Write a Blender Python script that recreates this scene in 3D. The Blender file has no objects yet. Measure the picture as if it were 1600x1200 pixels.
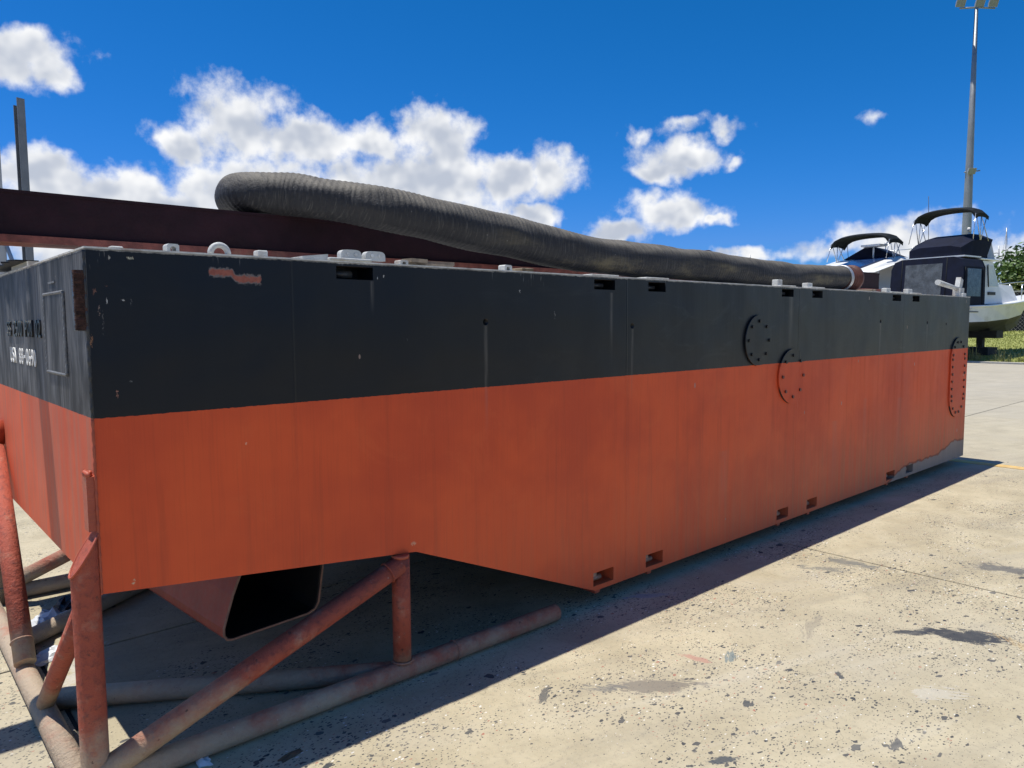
import bpy, bmesh, math, random
from mathutils import Vector, Matrix, noise as mnoise
R_ = math.radians
random.seed(7)
scene = bpy.context.scene
COL = scene.collection

# ------------------------------------------------------------------ camera
# world frame: X along the barge's long side, Y across it, Z up; near corner of the barge at the origin
CAM = Vector((-0.5955, -2.8029, 1.65)); YAW, PIT, ROL, FPX = 0.8408, -0.0829, -0.0062, 1149.24
fw = Vector((math.cos(PIT)*math.cos(YAW), math.cos(PIT)*math.sin(YAW), math.sin(PIT)))
rt = fw.cross(Vector((0, 0, 1))).normalized(); up = rt.cross(fw)
rt, up = rt*math.cos(ROL)+up*math.sin(ROL), up*math.cos(ROL)-rt*math.sin(ROL)
cd = bpy.data.cameras.new('camera'); cam = bpy.data.objects.new('camera', cd); COL.objects.link(cam)
m = Matrix((rt, up, -fw)).transposed().to_4x4(); m.translation = CAM; cam.matrix_world = m
cd.sensor_width = 36; cd.lens = 36*FPX/1600; cd.clip_end = 3000; cd.clip_start = 0.05
scene.camera = cam
scene.render.resolution_x, scene.render.resolution_y = 1024, 768

def ray(x, y): return fw + rt*((x-800)/FPX) - up*((y-600)/FPX)
def atd(x, y, d): return CAM + ray(x, y)*d

# ------------------------------------------------------------------ node helpers
class NT:
    def __init__(s, tree): s.t = tree
    def n(s, typ, **kw):
        nd = s.t.nodes.new(typ)
        for k, v in kw.items(): setattr(nd, k, v)
        return nd
    def put(s, sock, v):
        if isinstance(v, bpy.types.NodeSocket): s.t.links.new(v, sock)
        elif v is not None: sock.default_value = v
    def m(s, op, a, b=None, c=None, clamp=False):
        nd = s.n('ShaderNodeMath', operation=op, use_clamp=clamp)
        s.put(nd.inputs[0], a)
        if b is not None: s.put(nd.inputs[1], b)
        if c is not None: s.put(nd.inputs[2], c)
        return nd.outputs[0]
    def v(s, op, a, b=None):
        nd = s.n('ShaderNodeVectorMath', operation=op)
        s.put(nd.inputs[0], a)
        if b is not None: s.put(nd.inputs[1], b)
        return nd.outputs[0]
    def noise(s, vec, scale, detail=3, rough=.55, out=0, dist=0):
        nd = s.n('ShaderNodeTexNoise'); s.put(nd.inputs['Vector'], vec)
        nd.inputs['Scale'].default_value = scale; nd.inputs['Detail'].default_value = detail
        nd.inputs['Roughness'].default_value = rough; nd.inputs['Distortion'].default_value = dist
        return nd.outputs[out]
    def vor(s, vec, scale, rnd=1.0, out='Distance'):
        nd = s.n('ShaderNodeTexVoronoi'); s.put(nd.inputs['Vector'], vec)
        nd.inputs['Scale'].default_value = scale; nd.inputs['Randomness'].default_value = rnd
        return nd
    def mix(s, f, a, b, blend='MIX'):
        nd = s.n('ShaderNodeMix', data_type='RGBA', blend_type=blend)
        s.put(nd.inputs[0], f)
        for i, q in ((6, a), (7, b)):
            if not isinstance(q, bpy.types.NodeSocket): q = (*q, 1) if len(q) == 3 else q
            s.put(nd.inputs[i], q)
        return nd.outputs[2]
    def ss(s, x, a, b, lo=0., hi=1.):
        nd = s.n('ShaderNodeMapRange', interpolation_type='SMOOTHSTEP')
        s.put(nd.inputs[0], x); nd.inputs[1].default_value = a; nd.inputs[2].default_value = b
        nd.inputs[3].default_value = lo; nd.inputs[4].default_value = hi
        return nd.outputs[0]
    def pos(s): return s.n('ShaderNodeNewGeometry').outputs['Position']
    def obj(s): return s.n('ShaderNodeTexCoord').outputs['Object']
    def xyz(s, v):
        nd = s.n('ShaderNodeSeparateXYZ'); s.put(nd.inputs[0], v); return nd.outputs
    def comb(s, x, y, z):
        nd = s.n('ShaderNodeCombineXYZ')
        for i, q in enumerate((x, y, z)): s.put(nd.inputs[i], q)
        return nd.outputs[0]
    def bump(s, h, strength, dist=.01, normal=None):
        nd = s.n('ShaderNodeBump'); s.put(nd.inputs['Height'], h)
        nd.inputs['Strength'].default_value = strength; nd.inputs['Distance'].default_value = dist
        if normal: s.put(nd.inputs['Normal'], normal)
        return nd.outputs[0]
def new_mat(name):
    m_ = bpy.data.materials.new(name); m_.use_nodes = True
    b = m_.node_tree.nodes['Principled BSDF']
    return m_, NT(m_.node_tree), b
def simple(name, col, rough=.5, metal=0., var=.25, scale=6., bump=.0, spec=.5, dirt=None, alpha=1):
    m_, t, b = new_mat(name); p = t.obj()
    n1 = t.noise(p, scale, 5); n2 = t.noise(p, scale*9, 3)
    k = t.m('ADD', t.m('MULTIPLY', n1, .75), t.m('MULTIPLY', n2, .25))
    dark = tuple(c*(1-var) for c in col); lite = tuple(min(1, c*(1+var)) for c in col)
    c = t.mix(t.ss(k, .3, .7), dark, lite)
    if dirt: c = t.mix(t.ss(t.noise(p, scale*.6, 6, .65), .5, .72, 0, dirt[1]), c, dirt[0])
    t.put(b.inputs['Base Color'], c); t.put(b.inputs['Roughness'], t.ss(n2, .2, .8, max(.03, rough-.08), min(1, rough+.08)))
    b.inputs['Metallic'].default_value = metal; b.inputs['Specular IOR Level'].default_value = spec
    if bump: t.put(b.inputs['Normal'], t.bump(n2, bump, .01))
    if alpha < 1: b.inputs['Alpha'].default_value = alpha
    return m_

# ------------------------------------------------------------------ world: sky with fair-weather cumulus
SUN_TRAVEL = Vector((.19, -.168, -1)).normalized(); S = -SUN_TRAVEL
elev = math.asin(S.z); azim = math.atan2(S.x, S.y)
world = bpy.data.worlds.new('World'); scene.world = world; world.use_nodes = True
w = NT(world.node_tree)
bg = world.node_tree.nodes['Background']; bg.inputs['Strength'].default_value = .095
sky = w.n('ShaderNodeTexSky', sky_type='NISHITA'); sky.sun_disc = False
sky.sun_elevation = elev; sky.sun_rotation = azim; sky.air_density = 1.0; sky.dust_density = .3; sky.ozone_density = 2.5; sky.altitude = 0
sr, sg_, sb_ = w.xyz(sky.outputs[0])
# deepen the clear-sky blue (polarised midday sky): a smooth grade of the whole sky
sr = w.m('MULTIPLY', w.m('POWER', w.m('MULTIPLY', sr, .1), 2.6), 12.); sg_ = w.m('MULTIPLY', sg_, .58); sr = w.m('MINIMUM', sr, w.m('MULTIPLY', sg_, .30)); sb_ = w.m('MULTIPLY', w.m('POWER', w.m('MULTIPLY', sb_, .1), 1.3), 14.3)
skyc = w.comb(sr, sg_, sb_)
def px_blob(x, y, rx, ry, off=0.):
    d = ray(x, y).normalized()
    return (math.atan2(d.y, d.x), math.asin(d.z), rx/FPX, ry/FPX, off)
BL = [px_blob(*q) for q in [
    (20, 88, 98, 44), (85, 108, 42, 30),
    (368, 190, 88, 72), (285, 222, 62, 34), (470, 225, 105, 48), (575, 225, 60, 42), (692, 222, 80, 68), (630, 290, 225, 72), (420, 300, 205, 62),
    (800, 285, 75, 45), (862, 272, 60, 50), (835, 335, 55, 26), (740, 340, 120, 40),
    (55, 272, 100, 42), (140, 298, 110, 36), (255, 318, 100, 42), (60, 355, 240, 66), (300, 370, 220, 55),
    (998, 215, 50, 46, .52), (1060, 200, 90, 32, .52), (1135, 200, 62, 30, .50), (1068, 248, 95, 38, .05), (1040, 268, 75, 22, .05), (1142, 252, 36, 24, .4),
    (1050, 332, 82, 36), (965, 362, 58, 26), (1110, 343, 34, 18, .2),
    (1378, 180, 70, 34, .76), (1400, 372, 100, 48, .05), (1300, 395, 100, 32, .3), (1590, 395, 80, 52, .15), (1150, 400, 260, 22, .35), (1450, 408, 190, 26, .25)]]
rr = random.Random(11)
for k in range(15):  # out-of-view clouds, added large to brighten the shaded hull side
    a = 1.95+4.05*k/14+rr.uniform(-.05, .05); a = a-2*math.pi if a > math.pi else a
    e = rr.choice((.12, .18, .26, .36, .5)); sx = rr.uniform(.16, .28)
    BL += [(a, e, sx, sx*.4, 0.), (a+sx*.5, e+sx*.16, sx*.55, sx*.34, 0.)]
def noise2(vec, scale, detail, rough=.55, out=0):
    o = w.noise(vec, scale, detail, rough, out); o.node.noise_dimensions = '2D'; return o
dirv = w.n('ShaderNodeTexCoord').outputs['Generated']
dx, dy, dz = w.xyz(dirv)
flat = w.comb(w.m('ARCTAN2', dy, dx), w.m('ARCSINE', dz), 0.)
wob = w.v('MULTIPLY', w.v('SUBTRACT', noise2(flat, 16, 3, .6, 1), (.5, .5, .5)), (.06, .045, 0))
fl2 = w.v('ADD', flat, wob)
acc = None
for (a, e, sa, se, off) in BL:
    nd = w.n('ShaderNodeVectorMath', operation='MULTIPLY_ADD'); w.put(nd.inputs[0], fl2); nd.inputs[1].default_value = (1/sa, 1/se, 0); nd.inputs[2].default_value = (-a/sa, -e/se, 0)
    ln_ = w.n('ShaderNodeVectorMath', operation='LENGTH'); w.put(ln_.inputs[0], nd.outputs[0]); d_ = ln_.outputs['Value']
    if off: d_ = w.m('ADD', d_, off)
    acc = d_ if acc is None else w.m('SMOOTH_MIN', acc, d_, .14)
body = w.m('SUBTRACT', 1., acc)
f1 = noise2(flat, 27, 10, .6); f1u = noise2(w.v('ADD', flat, (0., .018, 0.)), 24, 2, .5); f1s = noise2(flat, 24, 2, .5); f2 = noise2(flat, 9, 3, .5)
den = w.m('ADD', body, w.m('MULTIPLY', w.m('SUBTRACT', f1, .5), 1.0)); den = w.m('ADD', den, w.m('MULTIPLY', w.m('SUBTRACT', f2, .5), .6))
alpha = w.m('MULTIPLY', w.ss(den, .0, .62), w.ss(dz, -.01, .03))
rel = w.m('MULTIPLY', w.m('SUBTRACT', f1u, f1s), 1.1)
shade = w.ss(w.m('ADD', w.m('ADD', w.m('MULTIPLY', body, .8), w.m('MULTIPLY', f2, .55)), rel), .25, 1.2)
ccol = w.mix(shade, (9.7, 9.75, 9.8), (5.0, 5.5, 6.5))
final = w.mix(alpha, skyc, ccol)
w.put(bg.inputs['Color'], final)
world.cycles.sampling_method = 'MANUAL'; world.cycles.sample_map_resolution = 512

# ------------------------------------------------------------------ sun, exposure
sl = bpy.data.lights.new('sun', 'SUN'); sl.energy = 4.8; sl.angle = R_(.53); sl.color = (1, .965, .9)
sun = bpy.data.objects.new('sun', sl); COL.objects.link(sun)
sun.rotation_euler = SUN_TRAVEL.to_track_quat('-Z', 'Y').to_euler(); sun.location = (0, 0, 30)
vs = scene.view_settings; vs.view_transform = 'Standard'; vs.look = 'None'; vs.exposure = .12; vs.gamma = 1; vs.use_curve_mapping = False
scene.cycles.use_denoising = True; scene.cycles.max_bounces = 5; scene.cycles.diffuse_bounces = 2; scene.cycles.glossy_bounces = 2; scene.cycles.use_adaptive_sampling = True; scene.cycles.adaptive_threshold = .014; scene.cycles.transparent_max_bounces = 12

# ------------------------------------------------------------------ mesh helpers
class MB:
    def __init__(s): s.b = bmesh.new(); s.smooth = []
    def poly(s, pts, faces, smooth=False):
        vs_ = [s.b.verts.new(p) for p in pts]
        for f in faces:
            try:
                q = s.b.faces.new([vs_[i] for i in f]); q.smooth = smooth
            except ValueError: pass
        return s
    def box(s, a, b_, rot=None, piv=None):
        x0, y0, z0 = a; x1, y1, z1 = b_
        p = [Vector(q) for q in ((x0,y0,z0),(x1,y0,z0),(x1,y1,z0),(x0,y1,z0),(x0,y0,z1),(x1,y0,z1),(x1,y1,z1),(x0,y1,z1))]
        if rot is not None:
            piv = Vector(piv) if piv is not None else sum(p, Vector())/8
            p = [piv + rot @ (q-piv) for q in p]
        return s.poly(p, [(3,2,1,0),(4,5,6,7),(0,1,5,4),(1,2,6,5),(2,3,7,6),(3,0,4,7)])
    def prism(s, prof, axis, a, b_, smooth=False):
        n = len(prof)
        def mk(u, v_, t): return {'x': (t, u, v_), 'y': (u, t, v_), 'z': (u, v_, t)}[axis]
        pts = [mk(u, v_, a) for u, v_ in prof] + [mk(u, v_, b_) for u, v_ in prof]
        vs_ = [s.b.verts.new(p) for p in pts]
        for i in range(n):
            j = (i+1) % n; f = s.b.faces.new((vs_[i], vs_[j], vs_[n+j], vs_[n+i])); f.smooth = smooth
        s.b.faces.new(vs_[:n][::-1]); s.b.faces.new(vs_[n:])
        return s
    def tube(s, pts, rad, n=12, caps=True, closed=False, hole=0., rfun=None):
        pts = [Vector(p) for p in pts]; m_ = len(pts); rings = []
        prev = None
        for i, p in enumerate(pts):
            if closed: t = pts[(i+1) % m_]-pts[i-1]
            else: t = pts[min(i+1, m_-1)]-pts[max(i-1, 0)]
            t.normalize()
            if prev is None:
                ref = Vector((0, 0, 1)) if abs(t.z) < .9 else Vector((1, 0, 0)); a_ = t.cross(ref).normalized()
            else: a_ = (prev - t*prev.dot(t)).normalized()
            prev = a_; b2 = t.cross(a_)
            r = rad[i] if isinstance(rad, (list, tuple)) else rad
            ring = []
            for k in range(n):
                th = 2*math.pi*k/n; d = a_*math.cos(th)+b2*math.sin(th)
                q = r if rfun is None else r*rfun(i, k, d)
                ring.append(s.b.verts.new(p+d*q))
            rings.append(ring)
        L_ = m_ if closed else m_-1
        for i in range(L_):
            A, B = rings[i], rings[(i+1) % m_]
            for k in range(n):
                f = s.b.faces.new((A[k], A[(k+1) % n], B[(k+1) % n], B[k])); f.smooth = True
        if caps and not closed:
            s.b.faces.new(rings[0][::-1]); s.b.faces.new(rings[-1])
        return s
    def disc(s, c, nrm, r, h, n=24):
        c = Vector(c); nrm = Vector(nrm); return s.tube([c, c+nrm*h], r, n)
    def loft(s, rings, closed=True, smooth=True, cap0=True, cap1=True):
        R = [[s.b.verts.new(p) for p in r] for r in rings]; n = len(R[0])
        for i in range(len(R)-1):
            for k in range(n if closed else n-1):
                f = s.b.faces.new((R[i][k], R[i][(k+1) % n], R[i+1][(k+1) % n], R[i+1][k])); f.smooth = smooth
        if cap0: s.b.faces.new(R[0][::-1])
        if cap1: s.b.faces.new(R[-1])
        return s
    def bevel(s, w_, seg=2):
        bmesh.ops.bevel(s.b, geom=[e for e in s.b.edges], offset=w_, segments=seg, affect='EDGES', profile=.6); return s
    def build(s, name, mat, parent=None, local=False, recalc=True):
        if recalc: bmesh.ops.recalc_face_normals(s.b, faces=s.b.faces)
        me = bpy.data.meshes.new(name); s.b.to_mesh(me); s.b.free()
        return link(name, me, mat, parent, local)
def wloc(o):
    v_ = Vector(o.location)
    while o.parent is not None: o = o.parent; v_ += o.location
    return v_
def link(name, me, mat, parent=None, local=False):
    o = bpy.data.objects.new(name, me); COL.objects.link(o)
    if mat is not None: me.materials.append(mat)
    if parent is not None:
        if not local: me.transform(Matrix.Translation(-wloc(parent)))
        o.parent = parent
    return o
def rebase(o, loc):
    'move a top-level mesh so that its origin sits at loc'
    o.data.transform(Matrix.Translation(-Vector(loc))); o.location = loc; return o
def tag(o, label=None, cat=None, group=None, kind=None):
    for k, v_ in (('label', label), ('category', cat), ('group', group), ('kind', kind)):
        if v_: o[k] = v_
    return o
def thing(name, loc, label, cat, group=None, rz=0.):
    o = bpy.data.objects.new(name, None); COL.objects.link(o); o.location = loc; o.rotation_euler.z = rz
    o.empty_display_size = .2
    return tag(o, label, cat, group)
def rotY(a): return Matrix.Rotation(a, 3, 'Y')
def rotZ(a): return Matrix.Rotation(a, 3, 'Z')

# ------------------------------------------------------------------ materials
L, W, HT, ZW, ZB, ZR, X1, ZK, X2 = 8.94, 2.44, 1.907, 1.3324, .0835, .7196, 1.305, .5887, 2.557
POCKETS = [(2.54, 2.72), (3.03, 3.205), (4.653, 4.833), (5.138, 5.315), (6.738, 6.94), (7.23, 7.41)]
HOLES = [(1.741, 1.655), (2.88, 1.628), (6.481, 1.644), (7.649, 1.627)]

def hull_material():
    m_, t, b = new_mat('hull_paint'); p = t.pos(); x, y, z = t.xyz(p)
    n1 = t.noise(p, 1.1, 4, .6); n3 = t.noise(p, 55, 3)
    streak = t.noise(t.v('MULTIPLY', p, (16, 16, .7)), 1., 5, .65)
    streak2 = t.noise(t.v('MULTIPLY', p, (55, 55, 1.2)), 1., 3, .6)
    brush = t.noise(t.v('MULTIPLY', p, (130, 130, 2.5)), 1., 2, .6)
    swirl = t.noise(p, 2.6, 6, .72, dist=2.2)
    endf = t.ss(x, .0015, .004, 1, 0)              # the bow plate
    # red antifouling
    red = t.mix(t.ss(n1, .36, .62), (.64, .080, .025), (.78, .108, .029))
    red = t.mix(t.m('MULTIPLY', t.ss(streak, .5, .75), .3), red, (.36, .05, .022))
    red = t.mix(t.m('MULTIPLY', t.ss(swirl, .54, .64), .2), red, (.78, .14, .042))
    red = t.mix(t.ss(brush, .45, .75, 0, .12), red, (.30, .042, .02))
    low = t.ss(z, .05, 1.05, 1, 0); far = t.ss(x, .5, 8.5, .16, 1.)
    dust = t.m('MULTIPLY', t.m('MULTIPLY', low, far), t.ss(streak2, .25, .7, .35, 1.))
    dust = t.m('MULTIPLY', dust, t.ss(streak, .2, .75, .4, 1.25), clamp=True)
    red = t.mix(t.m('MULTIPLY', dust, .85), red, (.46, .24, .135))
    red = t.mix(t.m('MULTIPLY', endf, t.ss(streak, .35, .7, .12, .6)), red, (.42, .17, .11))
    # black topside
    blk = t.mix(n1, (.0025, .004, .0075), (.006, .008, .012))
    bd = t.m('MULTIPLY', t.ss(streak, .34, .74, .08, 1.), t.ss(x, 1.6, 7.5, .02, .7))
    bd2 = t.m('MULTIPLY', t.ss(z, 1.3, 1.75, .75, .2), t.ss(x, .6, 3.2, .0, .22))
    bd = t.m('MAXIMUM', bd, t.m('MULTIPLY', bd2, t.ss(swirl, .35, .65, .3, 1)))
    blk = t.mix(t.m('MULTIPLY', bd, .62), blk, (.082, .088, .09))
    pat = t.noise(t.v('MULTIPLY', p, (1, 3.2, 1.1)), 1.6, 5, .65, dist=.5)
    blk = t.mix(t.m('MULTIPLY', endf, t.m('MULTIPLY', t.ss(streak2, .3, .7, .3, 1.), t.ss(pat, .36, .62, .12, 1.))), blk, (.17, .172, .18))
    bound = t.m('GREATER_THAN', t.m('ADD', z, t.m('MULTIPLY', t.m('SUBTRACT', n3, .5), .007)), ZW)
    col = t.mix(bound, red, blk)
    side = t.m('LESS_THAN', y, .012)
    # pale run marks below the drain holes and one pocket
    runs = None
    for xi, zi, wd, ln in [(1.741, 1.64, .011, .75), (2.88, 1.61, .01, .5), (6.48, 1.63, .016, .6), (7.649, 1.61, .014, .4), (4.80, 1.84, .03, .55), (2.69, 1.82, .012, .45), (1.10, 1.835, .008, .16), (5.6, .8, .05, .9), (7.0, .9, .06, .9), (3.9, .75, .05, .7), (6.2, .95, .03, .8)]:
        a_ = t.m('ABSOLUTE', t.m('SUBTRACT', t.m('ADD', x, t.m('MULTIPLY', t.m('SUBTRACT', streak, .5), .02)), xi))
        a_ = t.ss(a_, 0., wd*1.7, 1, 0)
        v_ = t.m('MULTIPLY', t.ss(z, zi-.004, zi+.004, 1, 0), t.ss(z, zi-ln, zi-.02, 0, 1))
        a_ = t.m('MULTIPLY', t.m('MULTIPLY', a_, v_), .32 if zi > 1.3 else .18)
        runs = a_ if runs is None else t.m('MAXIMUM', runs, a_)
    runs = t.m('MULTIPLY', runs, t.ss(t.noise(t.v('MULTIPLY', p, (60, 60, 5)), 1, 3), .3, .65, .25, 1.))
    col = t.mix(t.m('MULTIPLY', runs, side), col, (.27, .245, .21))
    # scuffs and rubbed arcs on the topside, drips of deck paint below the edge
    sw = t.noise(t.v('MULTIPLY', p, (1.1, 1.1, 3.4)), 1.5, 7, .7, dist=1.6)
    col = t.mix(t.m('MULTIPLY', t.m('MULTIPLY', t.ss(sw, .54, .7), bound), t.ss(x, .8, 5., .03, .22)), col, (.085, .09, .092))
    fine = t.noise(t.v('MULTIPLY', p, (26, 26, 190)), 1., 4, .7)
    col = t.mix(t.m('MULTIPLY', t.m('MULTIPLY', t.ss(fine, .66, .78), t.ss(sw, .48, .6)), t.m('MULTIPLY', bound, .16)), col, (.32, .29, .27))
    dr = t.noise(t.v('MULTIPLY', p, (110, 110, 7)), 1., 3, .6)
    dm = t.m('MULTIPLY', t.m('MULTIPLY', t.ss(dr, .60, .68), t.ss(z, HT-.075, HT-.01)), t.m('MULTIPLY', side, t.ss(t.noise(p, 2.6, 2), .5, .62)))
    col = t.mix(t.m('MULTIPLY', dm, .75), col, (.55, .53, .49))
    # grey bare patch at the lower far corner
    zb = t.m('ADD', t.m('MULTIPLY', t.ss(x, 6.4, 7.3, .0, .2), 1.), t.ss(x, 8.0, 8.65, 0, .085))
    zb = t.m('ADD', zb, t.m('MULTIPLY', t.m('SUBTRACT', t.noise(p, 5, 4, .6), .5), .10))
    gp = t.m('MULTIPLY', t.ss(t.m('SUBTRACT', zb, z), 0, .012), t.ss(x, 6.2, 6.6))
    grey = t.mix(n1, (.20, .185, .16), (.33, .31, .28))
    col = t.mix(t.m('MULTIPLY', gp, .9), col, grey)
    edge = t.m('MULTIPLY', t.ss(t.m('ABSOLUTE', t.m('SUBTRACT', zb, z)), .004, .016, 1, 0), t.ss(x, 6.2, 6.6))
    col = t.mix(t.m('MULTIPLY', edge, .6), col, (.14, .05, .035))
    # scraped patch showing primer and rust
    jag = t.m('MULTIPLY', t.m('SUBTRACT', t.noise(p, 42, 5, .8), .5), .05)
    zc = t.m('SUBTRACT', 1.845, t.m('MULTIPLY', t.ss(x, .49, .51), .022))
    px = t.m('MULTIPLY', t.ss(t.m('ADD', x, jag), .405, .41), t.ss(t.m('ADD', x, jag), .6, .605, 1, 0))
    pz = t.ss(t.m('ADD', t.m('ABSOLUTE', t.m('SUBTRACT', z, zc)), jag), .009, .013, 1, 0)
    patch = t.m('MULTIPLY', t.m('MULTIPLY', px, pz), side)
    rim = t.m('MULTIPLY', t.m('MULTIPLY', px, t.ss(t.m('ADD', t.m('ABSOLUTE', t.m('SUBTRACT', z, zc)), jag), .013, .02, 1, 0)), side)
    col = t.mix(t.m('MULTIPLY', rim, .55), col, (.33, .28, .25)); col = t.mix(patch, col, t.mix(n3, (.16, .04, .025), (.5, .16, .1)))
    # scrapes with a shape of their own
    jn_ = t.noise(t.v('MULTIPLY', p, (1, 1, .5)), 160, 4, .75); jx = t.m('MULTIPLY', t.m('SUBTRACT', t.noise(p, 70, 4, .7), .5), .02); jq = t.m('MULTIPLY', t.m('SUBTRACT', jn_, .42), 9.)
    for cx_, cz_, wx, wz, cc, st_ in [(.073, 1.879, .004, .010, (.5, .46, .4), .7), (.139, 1.882, .014, .006, (.55, .5, .36), .9), (.062, 1.781, .006, .006, (.4, .17, .09), .9), (.06, 1.734, .002, .012, (.65, .62, .58), .8), (.11, 1.736, .006, .005, (.7, .68, .64), .9), (.136, 1.735, .002, .02, (.22, .2, .19), .6), (.022, 1.765, .006, .014, (.2, .09, .06), .8), (.035, 1.70, .004, .02, (.28, .2, .17), .7), (.045, 1.66, .002, .05, (.2, .19, .18), .5), (.006, 1.597, .006, .022, (.36, .17, .08), .9), (.077, 1.415, .003, .026, (.42, .2, .14), .9), (.123, 1.454, .004, .005, (.25, .24, .23), .7),
                                       (1.129, 1.853, .003, .014, (.7, .68, .62), .9), (1.16, 1.858, .003, .008, (.6, .58, .54), .8), (1.97, 1.812, .005, .010, (.6, .57, .53), .8), (2.225, 1.691, .004, .02, (.2, .19, .18), .7), (1.28, 1.576, .002, .008, (.6, .58, .55), .8), (.523, 1.188, .006, .006, (.75, .4, .27), .8), (.1, .741, .006, .012, (.6, .5, .32), .8), (1.292, .63, .02, .012, (.66, .4, .26), .7)]:
        q_ = t.m('ADD', t.m('POWER', t.m('DIVIDE', t.m('SUBTRACT', t.m('ADD', x, jx), cx_), wx), 2.), t.m('POWER', t.m('DIVIDE', t.m('SUBTRACT', z, cz_), wz), 2.))
        col = t.mix(t.m('MULTIPLY', t.m('MULTIPLY', t.ss(t.m('ADD', q_, jq), .7, 1.2, 1, 0), side), st_), col, cc)
    # chips and scratches
    vo = t.vor(t.v('MULTIPLY', p, (1, 1, .45)), 9.); wn = t.n('ShaderNodeTexWhiteNoise'); t.put(wn.inputs[0], vo.outputs['Position'])
    chip = t.m('LESS_THAN', vo.outputs['Distance'], t.m('MULTIPLY', t.ss(wn.outputs[0], .8, 1.), .10))
    col = t.mix(t.m('MULTIPLY', chip, .7), col, t.mix(wn.outputs[1], (.5, .45, .4), (.3, .13, .08)))
    # top edge worn pale
    te = t.m('MULTIPLY', t.ss(t.m('ADD', z, t.m('MULTIPLY', t.m('SUBTRACT', t.noise(p, 30, 4, .7), .5), .02)), HT-.006, HT-.002), t.ss(t.noise(p, 6, 3), .35, .6, .3, 1))
    col = t.mix(t.m('MULTIPLY', te, .8), col, (.5, .48, .44))
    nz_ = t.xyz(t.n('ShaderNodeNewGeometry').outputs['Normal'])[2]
    col = t.mix(t.ss(nz_, -.5, -.25, 1, 0), col, t.mix(n1, (.03, .022, .02), (.06, .05, .045)))      # downward plating coloured dark to deepen the shade under the hull
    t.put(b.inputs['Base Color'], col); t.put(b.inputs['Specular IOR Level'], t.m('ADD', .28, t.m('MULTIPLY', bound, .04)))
    rg = t.mix(bound, (.5,)*3, (.36,)*3)
    rgh = t.m('ADD', rg, t.m('MULTIPLY', t.m('ADD', bd, dust), .22)); rgh = t.m('ADD', rgh, t.m('MULTIPLY', t.m('SUBTRACT', n3, .5), .12))
    t.put(b.inputs['Roughness'], t.m('MAXIMUM', rgh, t.m('MULTIPLY', endf, .62)))
    h = t.m('ADD', t.m('MULTIPLY', t.noise(p, 1.6, 2), 1.0), t.m('MULTIPLY', brush, .012)); h = t.m('ADD', h, t.m('MULTIPLY', n3, .008))
    fr_ = t.m('ABSOLUTE', t.m('SUBTRACT', t.m('FRACT', t.m('DIVIDE', x, .70)), .5))
    pan = t.m('MULTIPLY', t.ss(fr_, .0, .5), t.m('MULTIPLY', t.noise(p, .9, 2), .3))
    seam = t.ss(t.m('ABSOLUTE', t.m('SUBTRACT', t.m('FRACT', t.m('DIVIDE', t.m('ADD', x, .32), 2.1)), .5)), .0, .0035, .10, 0)
    h = t.m('ADD', t.m('ADD', h, pan), seam)
    t.put(b.inputs['Normal'], t.bump(h, .42, .05))
    return m_
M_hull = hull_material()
M_white = simple('worn_white_paint', (.52, .52, .49), .55, var=.12, scale=14, bump=.3, dirt=((.3, .2, .13), .55))
M_deck = simple('worn_deck_paint', (.62, .61, .57), .65, var=.25, scale=18, bump=.4, dirt=((.24, .13, .08), .6))
M_redpaint = simple('red_plate_paint', (.40, .075, .035), .5, var=.12, scale=5, dirt=((.3, .18, .12), .3))
M_blackpaint = simple('black_plate_paint', (.03, .032, .035), .4, var=.3, scale=5, dirt=((.09, .09, .085), .5))
M_boltdark = simple('dark_bolt', (.02, .018, .018), .45, .3)
M_boltred = simple('red_bolt', (.14, .035, .022), .5)
M_rust = simple('flaking_rust', (.07, .03, .022), .9, var=.7, scale=60, bump=1., dirt=((.22, .11, .08), .8))
M_primer = simple('maroon_primer', (.022, .0065, .010), .75, spec=.25, var=.3, scale=9, bump=.15, dirt=((.034, .011, .011), .4))
M_flange = simple('maroon_flange_rust', (.20, .055, .038), .7, var=.35, scale=22, bump=.3, dirt=((.28, .13, .08), .5))
M_timber = simple('grey_timber', (.26, .2, .14), .85, var=.4, scale=20, bump=.5)
M_pin = simple('pin_steel', (.3, .2, .16), .5, .4, var=.3, scale=20)
M_yellow = simple('yellow_line_paint', (.66, .42, .12), .7, var=.18, scale=9, dirt=((.42, .35, .25), .7))
M_grass = None

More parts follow.
